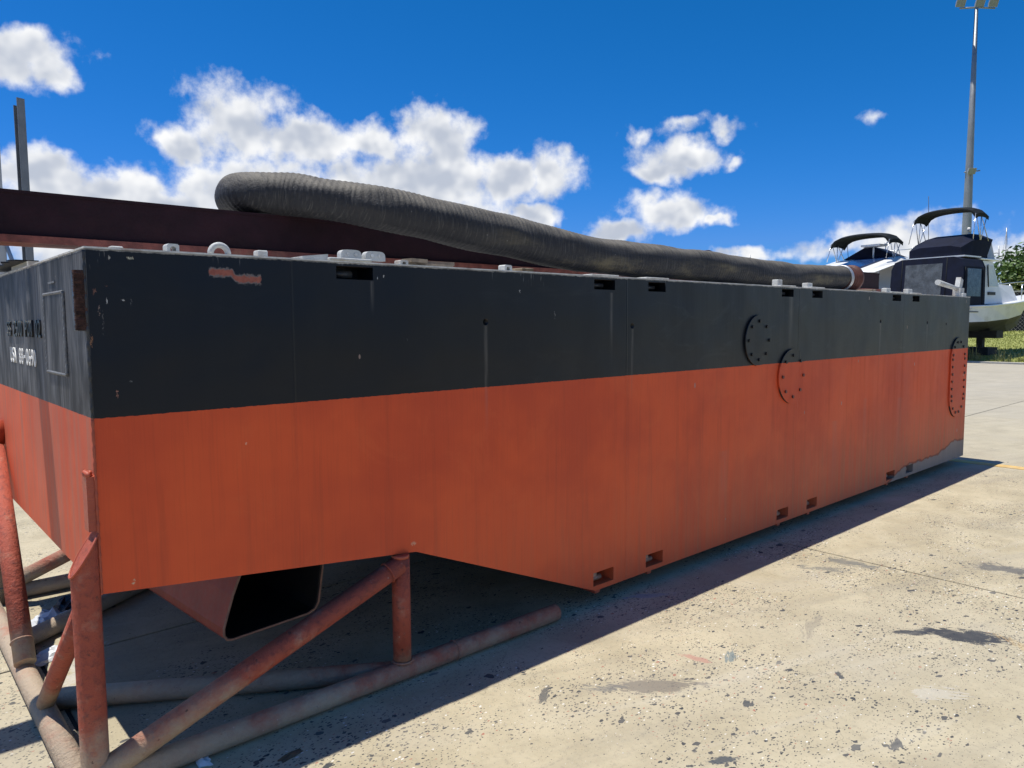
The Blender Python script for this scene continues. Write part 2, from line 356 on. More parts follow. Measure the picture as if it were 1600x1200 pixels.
def pipe_material():
    m_, t, b = new_mat('dusty_red_pipe'); p = t.pos(); x, y, z = t.xyz(p)
    n1 = t.noise(p, 6, 5, .65); n2 = t.noise(p, 40, 4, .7); n3 = t.noise(p, 3, 3)
    red = t.mix(n1, (.27, .05, .028), (.46, .10, .052))
    red = t.mix(t.ss(n2, .48, .7, 0, .7), red, (.16, .04, .03))
    k = t.m('ADD', t.m('ADD', z, t.m('MULTIPLY', t.m('SUBTRACT', n1, .5), .28)), t.m('MULTIPLY', t.m('SUBTRACT', n3, .5), .25))
    k = t.m('ADD', k, t.ss(x, .25, 1.3, 0, .16))
    k = t.m('ADD', k, t.m('MULTIPLY', t.m('SUBTRACT', t.noise(p, 16, 5, .75), .5), .22)); d = t.ss(k, .06, .34, .92, 0)
    du = t.mix(n2, (.36, .29, .20), (.5, .41, .29))
    c = t.mix(t.m('MAXIMUM', d, t.ss(n1, .55, .75, 0, .5)), red, du)
    sp = t.m('LESS_THAN', t.vor(p, 26).outputs['Distance'], .09)
    c = t.mix(t.m('MULTIPLY', sp, t.ss(n3, .5, .6, 0, .6)), c, (.55, .42, .35))
    chp = t.noise(p, 22, 6, .75); c = t.mix(t.ss(chp, .64, .68, 0, .8), c, (.07, .035, .025)); c = t.mix(t.ss(chp, .34, .30, 0, .5), c, (.42, .30, .22))
    t.put(b.inputs['Base Color'], c); b.inputs['Roughness'].default_value = .75
    t.put(b.inputs['Normal'], t.bump(t.m('ADD', n2, t.m('MULTIPLY', n1, .5)), .8, .01))
    return m_
M_pipe = pipe_material()

def hose_material():
    m_, t, b = new_mat('weathered_rubber'); p = t.pos(); g_ = t.n('ShaderNodeNewGeometry')
    nz = t.xyz(g_.outputs['Normal'])[2]
    n1 = t.noise(p, 5, 5, .65); n2 = t.noise(t.v('MULTIPLY', p, (40, 6, 6)), 1, 4, .65); n3 = t.noise(p, 90, 2); n4 = t.noise(t.v('MULTIPLY', p, (120, 9, 9)), 1, 3, .7)
    c = t.mix(n1, (.016, .016, .019), (.038, .036, .036))
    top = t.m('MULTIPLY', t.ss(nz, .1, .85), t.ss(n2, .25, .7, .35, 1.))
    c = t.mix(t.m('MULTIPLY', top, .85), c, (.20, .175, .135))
    lowd = t.m('MULTIPLY', t.ss(t.noise(t.v('MULTIPLY', p, (2, 6, 6)), 1, 6, .75), .45, .75), t.ss(nz, -.2, .3, 1, 0))
    c = t.mix(t.m('MULTIPLY', lowd, t.ss(t.xyz(p)[0], 1.8, 2.8, 0., .6)), c, (.22, .18, .10))
    c = t.mix(t.ss(n4, .52, .75, 0, .55), c, (.13, .12, .105))
    sp = t.m('LESS_THAN', t.vor(p, 18).outputs['Distance'], .07)
    c = t.mix(t.m('MULTIPLY', sp, t.ss(n1, .5, .6, 0, .5)), c, (.3, .28, .25))
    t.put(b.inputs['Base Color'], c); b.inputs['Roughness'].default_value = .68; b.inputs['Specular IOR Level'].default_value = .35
    t.put(b.inputs['Normal'], t.bump(t.m('ADD', t.m('ADD', n3, n2), t.m('MULTIPLY', n4, 1.5)), .6, .006))
    return m_
M_hose = hose_material()

def concrete_material():
    m_, t, b = new_mat('stained_concrete'); p = t.pos(); x, y, z = t.xyz(p)
    n0 = t.noise(p, .35, 4, .6); n1 = t.noise(p, 2.2, 6, .65); n2 = t.noise(p, 38, 4, .7); n3 = t.noise(p, 160, 2, .6)
    oi = t.n('ShaderNodeObjectInfo').outputs['Random']
    c = t.mix(t.ss(n1, .3, .7), (.385, .325, .205), (.52, .448, .298))
    c = t.mix(t.ss(n0, .42, .68, 0, .45), c, (.42, .375, .275))
    c = t.mix(t.m('MULTIPLY', oi, .3), c, (.41, .36, .26))
    c = t.mix(t.ss(n2, .5, .78, 0, .5), c, (.25, .215, .165)); c = t.mix(t.ss(n3, .6, .85, 0, .3), c, (.6, .53, .38))
    fard = t.ss(x, 6, 20, 0, .6)
    c = t.mix(fard, c, t.mix(t.noise(t.v('MULTIPLY', p, (1.2, .25, 1)), 1, 4), (.34, .31, .26), (.43, .395, .33)))
    # paint drips and specks
    near = t.m('MULTIPLY', t.ss(x, 6.5, 11, 1, .12), t.ss(y, 2.5, 6, 1, .35))
    clus = t.ss(t.noise(p, 1.3, 5, .65), .34, .62, .2, 1.)
    for sc, lo, rad, seed in ((80, .42, .40, 0), (36, .75, .36, 3), (15, .89, .30, 7), (6.5, .955, .22, 13)):
        wv = t.v('ADD', p, t.v('MULTIPLY', t.v('SUBTRACT', t.noise(p, sc*.8, 3, .6, out=1), (.5, .5, .5)), (1.1/sc, .6/sc, 0)))
        wv = t.v('ADD', t.v('MULTIPLY', wv, (.8, 1.25, 1)), (seed*1.7, seed*.9, 0.))
        vo = t.vor(wv, sc); wn = t.n('ShaderNodeTexWhiteNoise'); t.put(wn.inputs[0], vo.outputs['Position'])
        rd = t.m('MULTIPLY', t.m('MULTIPLY', t.ss(wn.outputs[0], lo, 1.), rad), t.m('MULTIPLY', near, clus))
        msk = t.m('LESS_THAN', vo.outputs['Distance'], rd)
        r_, g2, b2 = t.xyz(wn.outputs[1])
        pc = t.mix(g2, (.03, .036, .045), (.12, .115, .105)); pc = t.mix(t.m('GREATER_THAN', r_,   .985 if sc > 50 else 1.1), pc, (.72, .7, .64)); pc = t.mix(t.m('GREATER_THAN', b2, .96 if sc > 20 else 1.1), pc, (.36, .16, .11))
        c = t.mix(t.m('MULTIPLY', msk, .95), c, pc)
    # larger smears: (x, y, half length, half width, angle, colour, strength, threshold)
    sm = [(3.66, -1.60, .26, .095, -60, (.035, .04, .05), .95, .40), (3.50, -1.40, .15, .045, -40, (.04, .045, .055), .9, .45), (2.03, -.83, .30, .075, -38, (.20, .175, .14), .85, .42), (1.86, -.70, .16, .06, -30, (.16, .16, .15), .6, .5),
          (2.40, -.80, .13, .03, -75, (.42, .19, .15), .6, .47), (2.55, -.90, .1, .035, 20, (.13, .18, .19), .75, .47), (4.40, -.70, .30, .10, -80, (.12, .125, .12), .75, .5), (4.15, -.62, .24, .08, -60, (.10, .11, .11), .6, .5),
          (5.02, -1.45, .34, .14, -70, (.07, .075, .08), .85, .48), (2.90, -1.72, .18, .09, -30, (.52, .49, .42), .45, .47), (3.2, -1.0, .3, .05, 15, (.25, .22, .17), .5, .48), (2.35, -1.75, .08, .03, 10, (.05, .055, .065), .9, .46),
          (1.75, -1.35, .09, .035, -30, (.06, .07, .08), .9, .45), (3.3, .35, .4, .1, 10, (.06, .065, .075), .7, .5), (2.9, -.12, .22, .05, -30, (.22, .27, .33), .55, .48), (1.6, -.55, .1, .03, 30, (.07, .075, .08), .8, .46), (4.9, -2.3, .5, .12, 35, (.5, .47, .4), .5, .45),
          (3.7, -1.9, .3, .05, 62, (.5, .36, .18), .5, .47), (2.2, -1.2, .05, .03, 0, (.05, .06, .07), .9, .45), (2.75, -1.35, .06, .02, 40, (.04, .05, .06), .9, .45), (.15, 1.2, .5, .12, 70, (.55, .53, .5), .5, .5), (-.7, 1.4, .5, .1, 10, (.6, .58, .53), .5, .5)]
    jn = t.noise(p, 11, 6, .72)
    def streaks(ang):
        ca, sa = math.cos(R_(ang)), math.sin(R_(ang)); u = t.m('ADD', t.m('MULTIPLY', x, ca), t.m('MULTIPLY', y, sa)); v_ = t.m('SUBTRACT', t.m('MULTIPLY', y, ca), t.m('MULTIPLY', x, sa))
        return t.noise(t.comb(t.m('MULTIPLY', u, 9.), t.m('MULTIPLY', v_, 75.), 0.), 1., 5, .7)
    brA = streaks(-58); brB = streaks(30)
    for (sx, sy, a_, bw, ang, colr, stg, th) in sm:
        ca, sa = math.cos(R_(ang)), math.sin(R_(ang))
        X_ = t.m('SUBTRACT', x, sx); Y_ = t.m('SUBTRACT', y, sy)
        u = t.m('MULTIPLY', t.m('ADD', t.m('MULTIPLY', X_, ca), t.m('MULTIPLY', Y_, sa)), 1/a_)
        v_ = t.m('MULTIPLY', t.m('SUBTRACT', t.m('MULTIPLY', Y_, ca), t.m('MULTIPLY', X_, sa)), 1/bw)
        e_ = t.m('SQRT', t.m('ADD', t.m('MULTIPLY', u, u), t.m('MULTIPLY', v_, v_)))
        brs = brA if ang < 0 else brB
        k = t.m('ADD', t.m('MULTIPLY', t.m('SUBTRACT', 1., e_), .34), t.m('ADD', t.m('MULTIPLY', jn, .6), t.m('MULTIPLY', brs, .6)))
        k = t.m('MULTIPLY', t.ss(k, th+.24, th+.29), t.m('LESS_THAN', e_, 1.6))
        c = t.mix(t.m('MULTIPLY', k, stg), c, colr)
    # tyre tracks and pale wash marks
    tr = t.noise(t.comb(t.m('MULTIPLY', x, .55), t.m('MULTIPLY', t.m('ADD', y, t.m('MULTIPLY', x, .32)), 5.), 0.), 1., 5, .6)
    c = t.mix(t.m('MULTIPLY', t.ss(tr, .52, .7), .22), c, (.24, .215, .17)); c = t.mix(t.m('MULTIPLY', t.ss(tr, .28, .42, 1, 0), .2), c, (.58, .53, .42))
    bl = t.noise(p, 1.1, 5, .6); c = t.mix(t.m('MULTIPLY', t.ss(bl, .56, .68), .22), c, (.30, .27, .22))
    # hairline cracks
    cr = t.m('ABSOLUTE', t.m('SUBTRACT', t.noise(p, .55, 5, .55), .5))
    c = t.mix(t.m('MULTIPLY', t.ss(cr, .0004, .0016, 1, 0), .3), c, (.15, .13, .10))
    for nd in m_.node_tree.nodes:
        if nd.type == 'TEX_NOISE': nd.noise_dimensions = '2D'
        if nd.type == 'TEX_VORONOI': nd.voronoi_dimensions = '2D'
    t.put(b.inputs['Base Color'], c); t.put(b.inputs['Roughness'], t.ss(n1, .2, .8, .75, .92)); b.inputs['Specular IOR Level'].default_value = .3
    h = t.m('ADD', t.m('MULTIPLY', n2, .6), t.m('MULTIPLY', n3, .35)); t.put(b.inputs['Normal'], t.bump(h, .5, .004))
    return m_
M_conc = concrete_material()
M_joint = simple('dark_joint_filler', (.05, .047, .042), .9, var=.3, scale=8)

# ------------------------------------------------------------------ setting: ground, slabs, line, grass
def grid_sheet(name, x0, x1, y0, y1, nx, ny, zf, mat):
    vs_ = [(x0+(x1-x0)*i/nx, y0+(y1-y0)*j/ny, 0) for j in range(ny+1) for i in range(nx+1)]
    vs_ = [(a, b_, zf(a, b_)) for a, b_, _ in vs_]
    fs = [(j*(nx+1)+i, j*(nx+1)+i+1, (j+1)*(nx+1)+i+1, (j+1)*(nx+1)+i) for j in range(ny) for i in range(nx)]
    me = bpy.data.meshes.new(name); me.from_pydata(vs_, [], fs)
    return link(name, me, mat)
def grass_mat():
    m_, t, b = new_mat('grass_green'); p = t.pos()
    n1 = t.noise(p, .6, 4); n2 = t.noise(p, 9, 5, .7)
    c = t.mix(n1, (.22, .25, .05), (.33, .35, .085)); c = t.mix(t.ss(n2, .45, .75), c, (.38, .34, .14))
    t.put(b.inputs['Base Color'], c); b.inputs['Roughness'].default_value = .85
    t.put(b.inputs['Normal'], t.bump(n2, .8, .05)); return m_
M_grass = grass_mat()
XE = 31.75
tag(grid_sheet('ground', -600, 900, -700, 800, 30, 30, lambda x, y: -.02, M_joint), kind='structure')
yard = tag(grid_sheet('concrete_yard', -25, XE, -20, 46, 4, 4, lambda x, y: -.009, M_joint), kind='structure')
S_ = 4.5; slabme = {}
for i in range(-5, 7):
    for j in range(-4, 10):
        x0 = S_*i; x1 = min(x0+S_, XE); y0 = 1.35+S_*j; y1 = y0+S_
        if x0 >= XE-.05 or y0 > 40: continue
        key = round(x1-x0, 3); wd = x1-x0
        if key not in slabme:
            g_ = .009; b_ = MB().box((g_, g_, -.05), (wd-g_, S_-g_, 0)); b_.bevel(.003, 1)
            bmesh.ops.recalc_face_normals(b_.b, faces=b_.b.faces); me = bpy.data.meshes.new('concrete_slab'); b_.b.to_mesh(me); b_.b.free(); me.materials.append(M_conc); slabme[key] = me
        o = bpy.data.objects.new('concrete_slab', slabme[key]); COL.objects.link(o); o.parent = yard; o.location = (x0, y0, 0)
ln = MB()
ln.box((8.93, -18, .0015), (9.09, 40, .005)).build('yellow_line', M_yellow); bpy.data.objects['yellow_line']['kind'] = 'structure'
def gz(x, y): return .02+max(0, min(1, (x-33)/26))*.9 + .05*mnoise.noise(Vector((x*.2, y*.2, 0)))
tag(grid_sheet('grass', XE+.35, 420, -160, 260, 60, 60, gz, M_grass), kind='structure')
M_kerb = simple('kerb_concrete', (.5, .46, .38), .85, var=.15, scale=5, bump=.3)
tag(MB().box((XE+.01, -40, -.05), (XE+.36, 70, .05)).build('kerb', M_kerb), kind='structure')

# ------------------------------------------------------------------ the barge
barge = thing('barge', (L/2, W/2, 0), 'long black and red steel barge pontoon standing on a pipe cradle', 'barge')
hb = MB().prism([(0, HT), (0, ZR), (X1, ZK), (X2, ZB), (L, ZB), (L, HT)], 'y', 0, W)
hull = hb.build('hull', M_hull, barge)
cut = MB()
o_ = Vector((L/2, W/2, 0))
def cbox(x0, x1, z0, z1, d=.13): cut.box(Vector((x0, -.1, z0))-o_, Vector((x1, d, z1))-o_)
for (a, b_) in POCKETS:
    cbox(a, b_, 1.836, 1.893); cbox(a, b_, .112, .192)
cbox(.93, 1.106, 1.838, 1.893)
for (hx, hz) in HOLES: cut.disc(Vector((hx, -.05, hz))-o_, (0, 1, 0), .017, .15, 14)
cut.disc(Vector((8.2, -.05, 1.61))-o_, (0, 1, 0), .015, .15, 12)
cutter = cut.build('cut_tool', None)
md = hull.modifiers.new('cut', 'BOOLEAN'); md.operation = 'DIFFERENCE'; md.solver = 'EXACT'; md.object = cutter
cutter.location = o_; bpy.context.view_layer.update()
dg = bpy.context.evaluated_depsgraph_get()
me2 = bpy.data.meshes.new_from_object(hull.evaluated_get(dg)); hull.modifiers.clear(); hull.data = me2
bpy.data.objects.remove(cutter)
# deck plate with a worn pale edge
MB().box((-.002, -.003, HT+.001), (L+.002, W+.003, HT+.0075)).build('deck_plate', M_deck, barge)
P = barge
for (a, b_) in POCKETS:
    MB().tube([(a+.005, .05, 1.862), (b_-.06, .05, 1.862)], .014, 10).build('locking_pin', M_blackpaint, P)
    pn = MB().tube([(a+.002, .045, .142), (a+.105, .045, .142)], .017, 10); pn.box((a+.002, .02, .16), (a+.05, .1, .186)); pn.build('locking_pin', M_pin, P)
    MB().box((a-.02, -.004, HT+.008), (b_+.03, .12, HT+.015)).bevel(.002, 1).build('top_plate', M_deck, P)
    MB().box((a+.02, .004, ZB-.018), (a+.06, .2, ZB-.0005)).build('bottom_lug', M_redpaint, P)
MB().tube([(.945, .06, 1.862), (1.03, .06, 1.862)], .018, 10).build('locking_pin', M_blackpaint, P)
# lugs along the deck edge
ZD = HT+.008
def lug(x, w_, h, y=.03, d=.05, hole=True):
    if hole:
        n = 14; out = [(x-w_/2, ZD), (x-w_/2, ZD+h*.8), (x-w_*.36, ZD+h), (x+w_*.36, ZD+h), (x+w_/2, ZD+h*.8), (x+w_/2, ZD)]
        inn = [(x+w_*.24, ZD), (x+w_*.24, ZD+h*.5), (x+w_*.1, ZD+h*.68), (x-w_*.1, ZD+h*.68), (x-w_*.24, ZD+h*.5), (x-w_*.24, ZD)]
        return MB().prism(out+inn, 'y', y, y+d).build('deck_lug', M_white, P)
    return MB().box((x-w_/2, y, ZD), (x+w_/2, y+d, ZD+h)).bevel(.004, 1).build('deck_lug', M_white, P)
lug(.108, .04, .009, hole=False); lug(.293, .042, .029); lug(.63, .04, .026, hole=False)
lug(1.29, .042, .022); lug(1.92, .05, .03); lug(4.68, .07, .05, hole=False); lug(5.16, .08, .04, hole=False); lug(6.72, .09, .04, hole=False); lug(7.25, .1, .045, hole=False); lug(8.86, .1, .04, hole=False)
pts = [(.466+.033*math.cos(a), .05, ZD+.004+.033*math.sin(a)) for a in [math.pi*k/14 for k in range(15)]]
MB().tube(pts, .0115, 10).build('lifting_eye', M_white, P)
# hinge lugs over the first pocket
MB().box((.90, -.006, ZD), (1.10, .14, ZD+.012)).bevel(.003, 1).build('top_plate', M_white, P)
def hinge_lug(x):
    r = .03; prof = []
    for k in range(17): a = math.pi*k/16; ca_, sa_ = math.cos(a), math.sin(a); prof.append((x+.05*math.copysign(abs(ca_)**.5, ca_), ZD+.024+r*sa_**.6))
    prof = [(x+.05, ZD+.0125)]+prof+[(x-.05, ZD+.0125)]
    o = MB().prism(prof, 'y', .05, .085).build('hinge_lug', M_white, P)
    for dx_ in (-.018, .02): MB().tube([(x+dx_, .049, ZD+.034), (x+dx_, .0465, ZD+.034)], .0075, 12).build('hole_disc', M_deck, o)  # flat discs stand in for the lug holes and their grey shading
    return o
hinge_lug(1.032); hinge_lug(1.152)
wb = MB().poly([(.79, .02, ZD), (.905, .02, ZD), (.905, .2, ZD), (.79, .2, ZD), (.79, .02, ZD+.012), (.905, .02, ZD+.026), (.905, .2, ZD+.026), (.79, .2, ZD+.012)], [(3,2,1,0),(4,5,6,7),(0,1,5,4),(1,2,6,5),(2,3,7,6),(3,0,4,7)])
wb.build('wedge_block', M_white, P)
# hinged latch at the far end
la = MB(); la.box((8.80, .06, ZD), (8.93, .14, ZD+.1)); la.box((8.83, .075, ZD+.09), (8.92, .125, ZD+.21), rotY(R_(20))); la.build('latch_post', M_white, P)
MB().tube([(8.84, .10, ZD+.09), (8.2, .10, ZD+.145)], [.022, .03], 12).build('latch_arm', M_white, P)
# white frame on the deck at the bow
MB().box((.012, 1.12, ZD), (.3, 1.58, ZD+.025)).build('deck_frame', M_white, P)
MB().box((.02, 1.62, ZD), (.4, 2.4, ZD+.012)).build('deck_frame', M_white, P)
# dark strip over the bow edge, jagged outline shaped to cast its shadow
rgm = random.Random(21); ys_ = [1.16+.9*k/26 for k in range(27)]
pr_ = [(-.012-.05*rgm.random()*(.5+.5*math.sin(k*.9)**2)-.012, y) for k, y in enumerate(ys_)]+[(.06, 2.06), (.06, 1.16)]
rm = MB().prism(pr_, 'z', HT+.0335, HT+.040).build('shadow_strip', M_boltdark)
rebase(rm, (.02, 1.6, HT+.0335)); tag(rm, 'frayed dark strip over the bow edge of the deck, shaped for its shadow', 'strip')
# bolted covers
def cover(cx, cz, r, nb, zsplit):
    o = MB().disc((cx, -.016, cz), (0, 1, 0), r, .0155, 40).build('cover_plate', M_hull, P)
    for k in range(nb):
        a = math.pi/2+2*math.pi*k/nb; bx, bz = cx+r*.76*math.cos(a), cz+r*.76*math.sin(a)
        MB().disc((bx, -.026, bz), (0, 1, 0), .013, .0098, 6).build('bolt', M_boltred if bz < ZW else M_boltdark, o)
    return o
cover(4.315, 1.512, .185, 8, ZW); cover(4.825, 1.225, .212, 8, ZW)
def oval(cx, z0, z1, r):
    prof = [(cx+r*math.cos(a), z1-r+r*math.sin(a)) for a in [math.pi*k/14 for k in range(15)]]
    prof += [(cx-r*math.cos(a), z0+r-r*math.sin(a)) for a in [math.pi*k/14 for k in range(15)]]
    o = MB().prism(prof, 'y', -.016, -.0005).build('cover_plate', M_hull, P)
    q = r*.8; bp = []
    for k in range(6): a = math.pi*(k+.5)/6; bp += [(cx+q*math.cos(a), z1-r+q*math.sin(a)), (cx-q*math.cos(a), z0+r-q*math.sin(a))]
    for k in range(6): zz = z0+r+(z1-z0-2*r)*k/5; bp += [(cx-q, zz), (cx+q, zz)]
    for bx, bz in bp: MB().disc((bx, -.027, bz), (0, 1, 0), .015, .0108, 6).build('bolt', M_boltred if bz < ZW else M_boltdark, o)
oval(8.60, .565, 1.46, .245)
# near corner: rails on the bow plate and weld beads
def rail(z0, z1, mat, nm):
    b_ = MB(); n = 70; rings = []
    rg = random.Random(int(z0*100))
    for k in range(n+1):
        z = z0+(z1-z0)*k/n; j = lambda s_: rg.uniform(-s_, s_)*(1 if mat is M_rust else .25)
        rings.append([(-.032+j(.0022), .0+j(.002), z), (-.032+j(.0022), .058+j(.002), z), (-.0005, .062+j(.002), z), (-.0005, .0+j(.001), z)])
    b_.loft(rings, smooth=False); return b_.build(nm, mat, P)
o = rail(1.632, 1.835, M_blackpaint, 'corner_rail')
bq = MB(); rgq = random.Random(4); rn_ = []
for k in range(90):
    z = 1.634+.2*k/89; e_ = lambda a_: rgq.uniform(0, a_); rn_.append([(-.036-e_(.003), -.004-e_(.004), z), (-.036-e_(.003), .004+e_(.012), z), (-.001, .003, z), (-.001, -.003-e_(.003), z)])
bq.loft(rn_, smooth=False).build('rust_scale', M_rust, o)
o = rail(.945, 1.135, M_redpaint, 'corner_rail')
lump = MB(); 
rgl = random.Random(9)
for k in range(7):
    c_ = Vector((-.018+rgl.uniform(-.012, .01), .03+rgl.uniform(-.024, .024), 1.138+rgl.uniform(-.004, .012))); lump.tube([c_-Vector((0, .012, .004)), c_, c_+Vector((.004, .012, .003))], [.004, rgl.uniform(.008, .014), .004], 7)
lump.build('weld_lump', M_redpaint, P)
def bead(z0, z1, mat):
    n = int((z1-z0)/.008); pts = [(-.004, -.002, z0+(z1-z0)*k/n) for k in range(n+1)]
    rad = [.0045*(1+.22*math.sin(k*1.9)+.2*math.sin(k*5.3)) for k in range(n+1)]
    MB().tube(pts, rad, 7).build('weld_bead', mat, P)
bead(ZR, ZW, M_redpaint); bead(ZW+.002, HT-.005, M_blackpaint)
# doubler plate and its weld outline on the bow
MB().box((-.007, .35, 1.465), (-.0005, .71, 1.775)).build('doubler_plate', M_hull, P)
M_weld = simple('grey_weld', (.17, .175, .18), .6, var=.3, scale=30)
for a, b_ in (((.35, 1.465), (.35, 1.775)), ((.71, 1.465), (.71, 1.775)), ((.35, 1.465), (.71, 1.465)), ((.35, 1.775), (.71, 1.775))):
    n = 40; pts = [(-.004, a[0]+(b_[0]-a[0])*k/n, a[1]+(b_[1]-a[1])*k/n) for k in range(n+1)]
    MB().tube(pts, [.006*(1+.3*math.sin(k*2.1)) for k in range(n+1)], 6).build('weld_bead', M_weld, P)
def lettering(txt, y0, z0, h, width, mat, depth, nm):
    cell = width/len(txt)
    for i, ch in enumerate(txt):
        if ch == ' ': continue
        cu = bpy.data.curves.new('glyph', 'FONT'); cu.body = ch; cu.size = 1; cu.extrude = .02; cu.offset = .004
        to = bpy.data.objects.new('glyph', cu); COL.objects.link(to); bpy.context.view_layer.update()
        me = bpy.data.meshes.new_from_object(to.evaluated_get(bpy.context.evaluated_depsgraph_get())); bpy.data.objects.remove(to)
        xs = [v_.co.x for v_ in me.vertices]; ys = [v_.co.y for v_ in me.vertices]
        full = ch != '-'; sx = cell*.74/(max(xs)-min(xs)); sy = (h if full else h*.16)/(max(ys)-min(ys)); zo = 0 if full else h*.42
        for v_ in me.vertices:
            v_.co = Vector((-depth*(1+v_.co.z/.02)/2-.0005, y0-i*cell-(v_.co.x-min(xs))*sx, z0+zo+(v_.co.y-min(ys))*sy))
        me.update(); link(nm, me, mat, P)
M_letw = simple('white_stencil', (.75, .75, .73), .6, var=.1)
lettering('SS 2500 PON 02', 1.70, 1.60, .075, .90, M_blackpaint, .007, 'raised_letter')
lettering('USN 88-0690', 1.665, 1.47, .075, .70, M_letw, .003, 'stencilled_letter')
MB().box((-.004, .50, 1.815), (-.0005, .62, 1.822)).build('weld_bead', M_weld, P)
# fender lug on the bow plate beyond the lettering
MB().tube([(-.09, 2.12, 1.06), (-.0005, 2.12, 1.06)], .07, 20).build('bow_stub', M_redpaint, P)
# open duct under the raised bow
M_rim = simple('worn_rim', (.30, .16, .11), .7, var=.3, scale=20); M_ductshade = simple('shaded_red_duct', (.30, .045, .022), .55, var=.2, scale=5)  # duct red taken darker to carry the shade under the bow
M_ductin = simple('black_duct_inside', (.012, .011, .012), .6, var=.4, scale=10)  # inside of the duct, coloured near black
def duct():
    op = [(.53, .296), (.542, .278), (.565, .272), (.93, .292), (.965, .305), (.985, .335), (1.03, .62), (.64, .62), (.60, .53), (.575, .47), (.53, .33)]
    b_ = MB(); cx = sum(q[0] for q in op)/len(op); cz = sum(q[1] for q in op)/len(op)
    def ring(y, s_, lift=0): k_ = max(0, y-.35)*-.07; return [(cx+k_+(q[0]-cx)*s_, y, cz+(q[1]-cz)*s_+lift) for q in op]
    rings = [ring(1.9, 1, .06), ring(1.3, 1, .0), ring(.75, 1), ring(.5, 1, 0), ring(.35, 1, 0)]
    b_.loft(rings, smooth=False, cap0=True, cap1=False)
    q_ = MB(); q_.loft([ring(.349, 1.0, 0), ring(.3485, .945, 0), ring(.55, .945, 0), ring(.8, .945, .0), ring(1.3, .945, 0), ring(1.8, .945, .06)], smooth=False, cap0=False); q_.build('duct_inside', M_ductin, P); MB().tube(ring(.346, .985, 0), .0055, 8, closed=True).build('duct_rim', M_rim, P); return b_.build('open_duct', M_ductshade, P)
duct()

# ------------------------------------------------------------------ the cradle
cradle = thing('pipe_cradle', (.6, W/2, 0), 'dusty red welded steel pipe cradle under the raised bow of the barge', 'cradle')
r = .045
def pipe(nm, pts, rad=r, mat=M_pipe, seg=None):
    if seg:
        a, b_ = Vector(pts[0]), Vector(pts[-1]); pts = [a.lerp(b_, k/seg) for k in range(seg+1)]
    return MB().tube(pts, rad, 24).build(nm, mat, cradle)
for yy, sg in ((.0, 1), (W, -1)):
    # corner post with a mitred top
    b_ = MB(); n = 24; cx, cy = -.047, yy+sg*.02
    bot = [(cx+r*math.cos(2*math.pi*k/n), cy+r*math.sin(2*math.pi*k/n), .004) for k in range(n)]
    top = [(p_[0], p_[1], .872+1.7*(p_[0]-cx)) for p_ in bot]
    b_.loft([bot, top], smooth=True, cap0=False, cap1=False)
    inn = [(cx+(p_[0]-cx)*.9, cy+(p_[1]-cy)*.9, p_[2]) for p_ in top]
    vt = [b_.b.verts.new(p_) for p_ in top]; b_.b.faces.new(vt)
    b_.build('corner_post', M_pipe, cradle)
    ring = [(cx+(r+.002)*math.cos(2*math.pi*k/n), cy+(r+.002)*math.sin(2*math.pi*k/n),   .870+1.7*r*math.cos(2*math.pi*k/n)) for k in range(n)]
    MB().tube(ring, .004, 6, closed=True).build('weld_bead', M_redpaint, cradle)
    pipe('ground_pipe', [(-.02, yy, r+.001), (2.228, yy, r+.001)])
    wr = [(1.52, yy+(r+.001)*math.cos(a), r+.001+(r+.001)*math.sin(a)) for a in [2*math.pi*k/24 for k in range(24)]]
    MB().tube(wr, .0045, 6, closed=True).build('weld_bead', M_pipe, cradle)
    pipe('diagonal_brace', [(-.06, yy, .07), (1.215, yy, .548)])
    pipe('short_post', [(1.222, yy+sg*.004, .09), (1.222, yy+sg*.004, .578)], .042)
    MB().disc((1.222, yy+sg*.004, .577), (0, 0, 1), .041, .0185, 20).build('post_cap', M_redpaint, cradle)
def collar(c, ax, rad, th=.006):
    c = Vector(c); ax = Vector(ax).normalized(); ref = Vector((0, 0, 1)) if abs(ax.z) < .9 else Vector((1, 0, 0)); a_ = ax.cross(ref).normalized(); b2 = ax.cross(a_); rgc = random.Random(int(c.x*1000)+int(c.z*99))
    n = 44; MB().tube([c+(a_*math.cos(q)+b2*math.sin(q))*rad*(1+rgc.uniform(-.02, .02)) for q in [2*math.pi*k/n for k in range(n)]], [th*rgc.uniform(.7, 1.35) for k in range(n)], 6, closed=True).build('weld_bead', M_pipe, cradle)
for yy in (0., W):
    collar((1.222, yy, .093), (0, 0, 1), .045, .005); collar((1.15, yy, .524), (1.2, 0, .45), .046, .004)
    collar((-.047, yy+(.02 if yy == 0 else -.02), .097), (0, 0, 1), .047, .005)
pipe('ground_pipe', [(-.09, -.05, r+.001), (-.09, W+.05, r+.001)])
pipe('ground_pipe', [(-.05, .80, r+.002), (1.17, .02, r+.002)]); pipe('ground_pipe', [(-.05, 1.57, r+.002), (1.17, W-.02, r+.002)])
pipe('short_brace', [(-.09, .66, .10), (-.05, .05, .67)], .034)
pipe('long_brace', [(-.09, 1.14, .10), (-.047, 2.06, .98)], .045)
wr = Vector((-.087, 1.22, .176)); dv = Vector((.033, .92, .88)).normalized(); aa = dv.cross(Vector((1, 0, 0))).normalized(); bb = dv.cross(aa)
MB().tube([wr+(aa*math.cos(q)+bb*math.sin(q))*(.0455) for q in [2*math.pi*k/24 for k in range(24)]], .004, 6, closed=True).build('weld_bead', M_pipe, cradle)

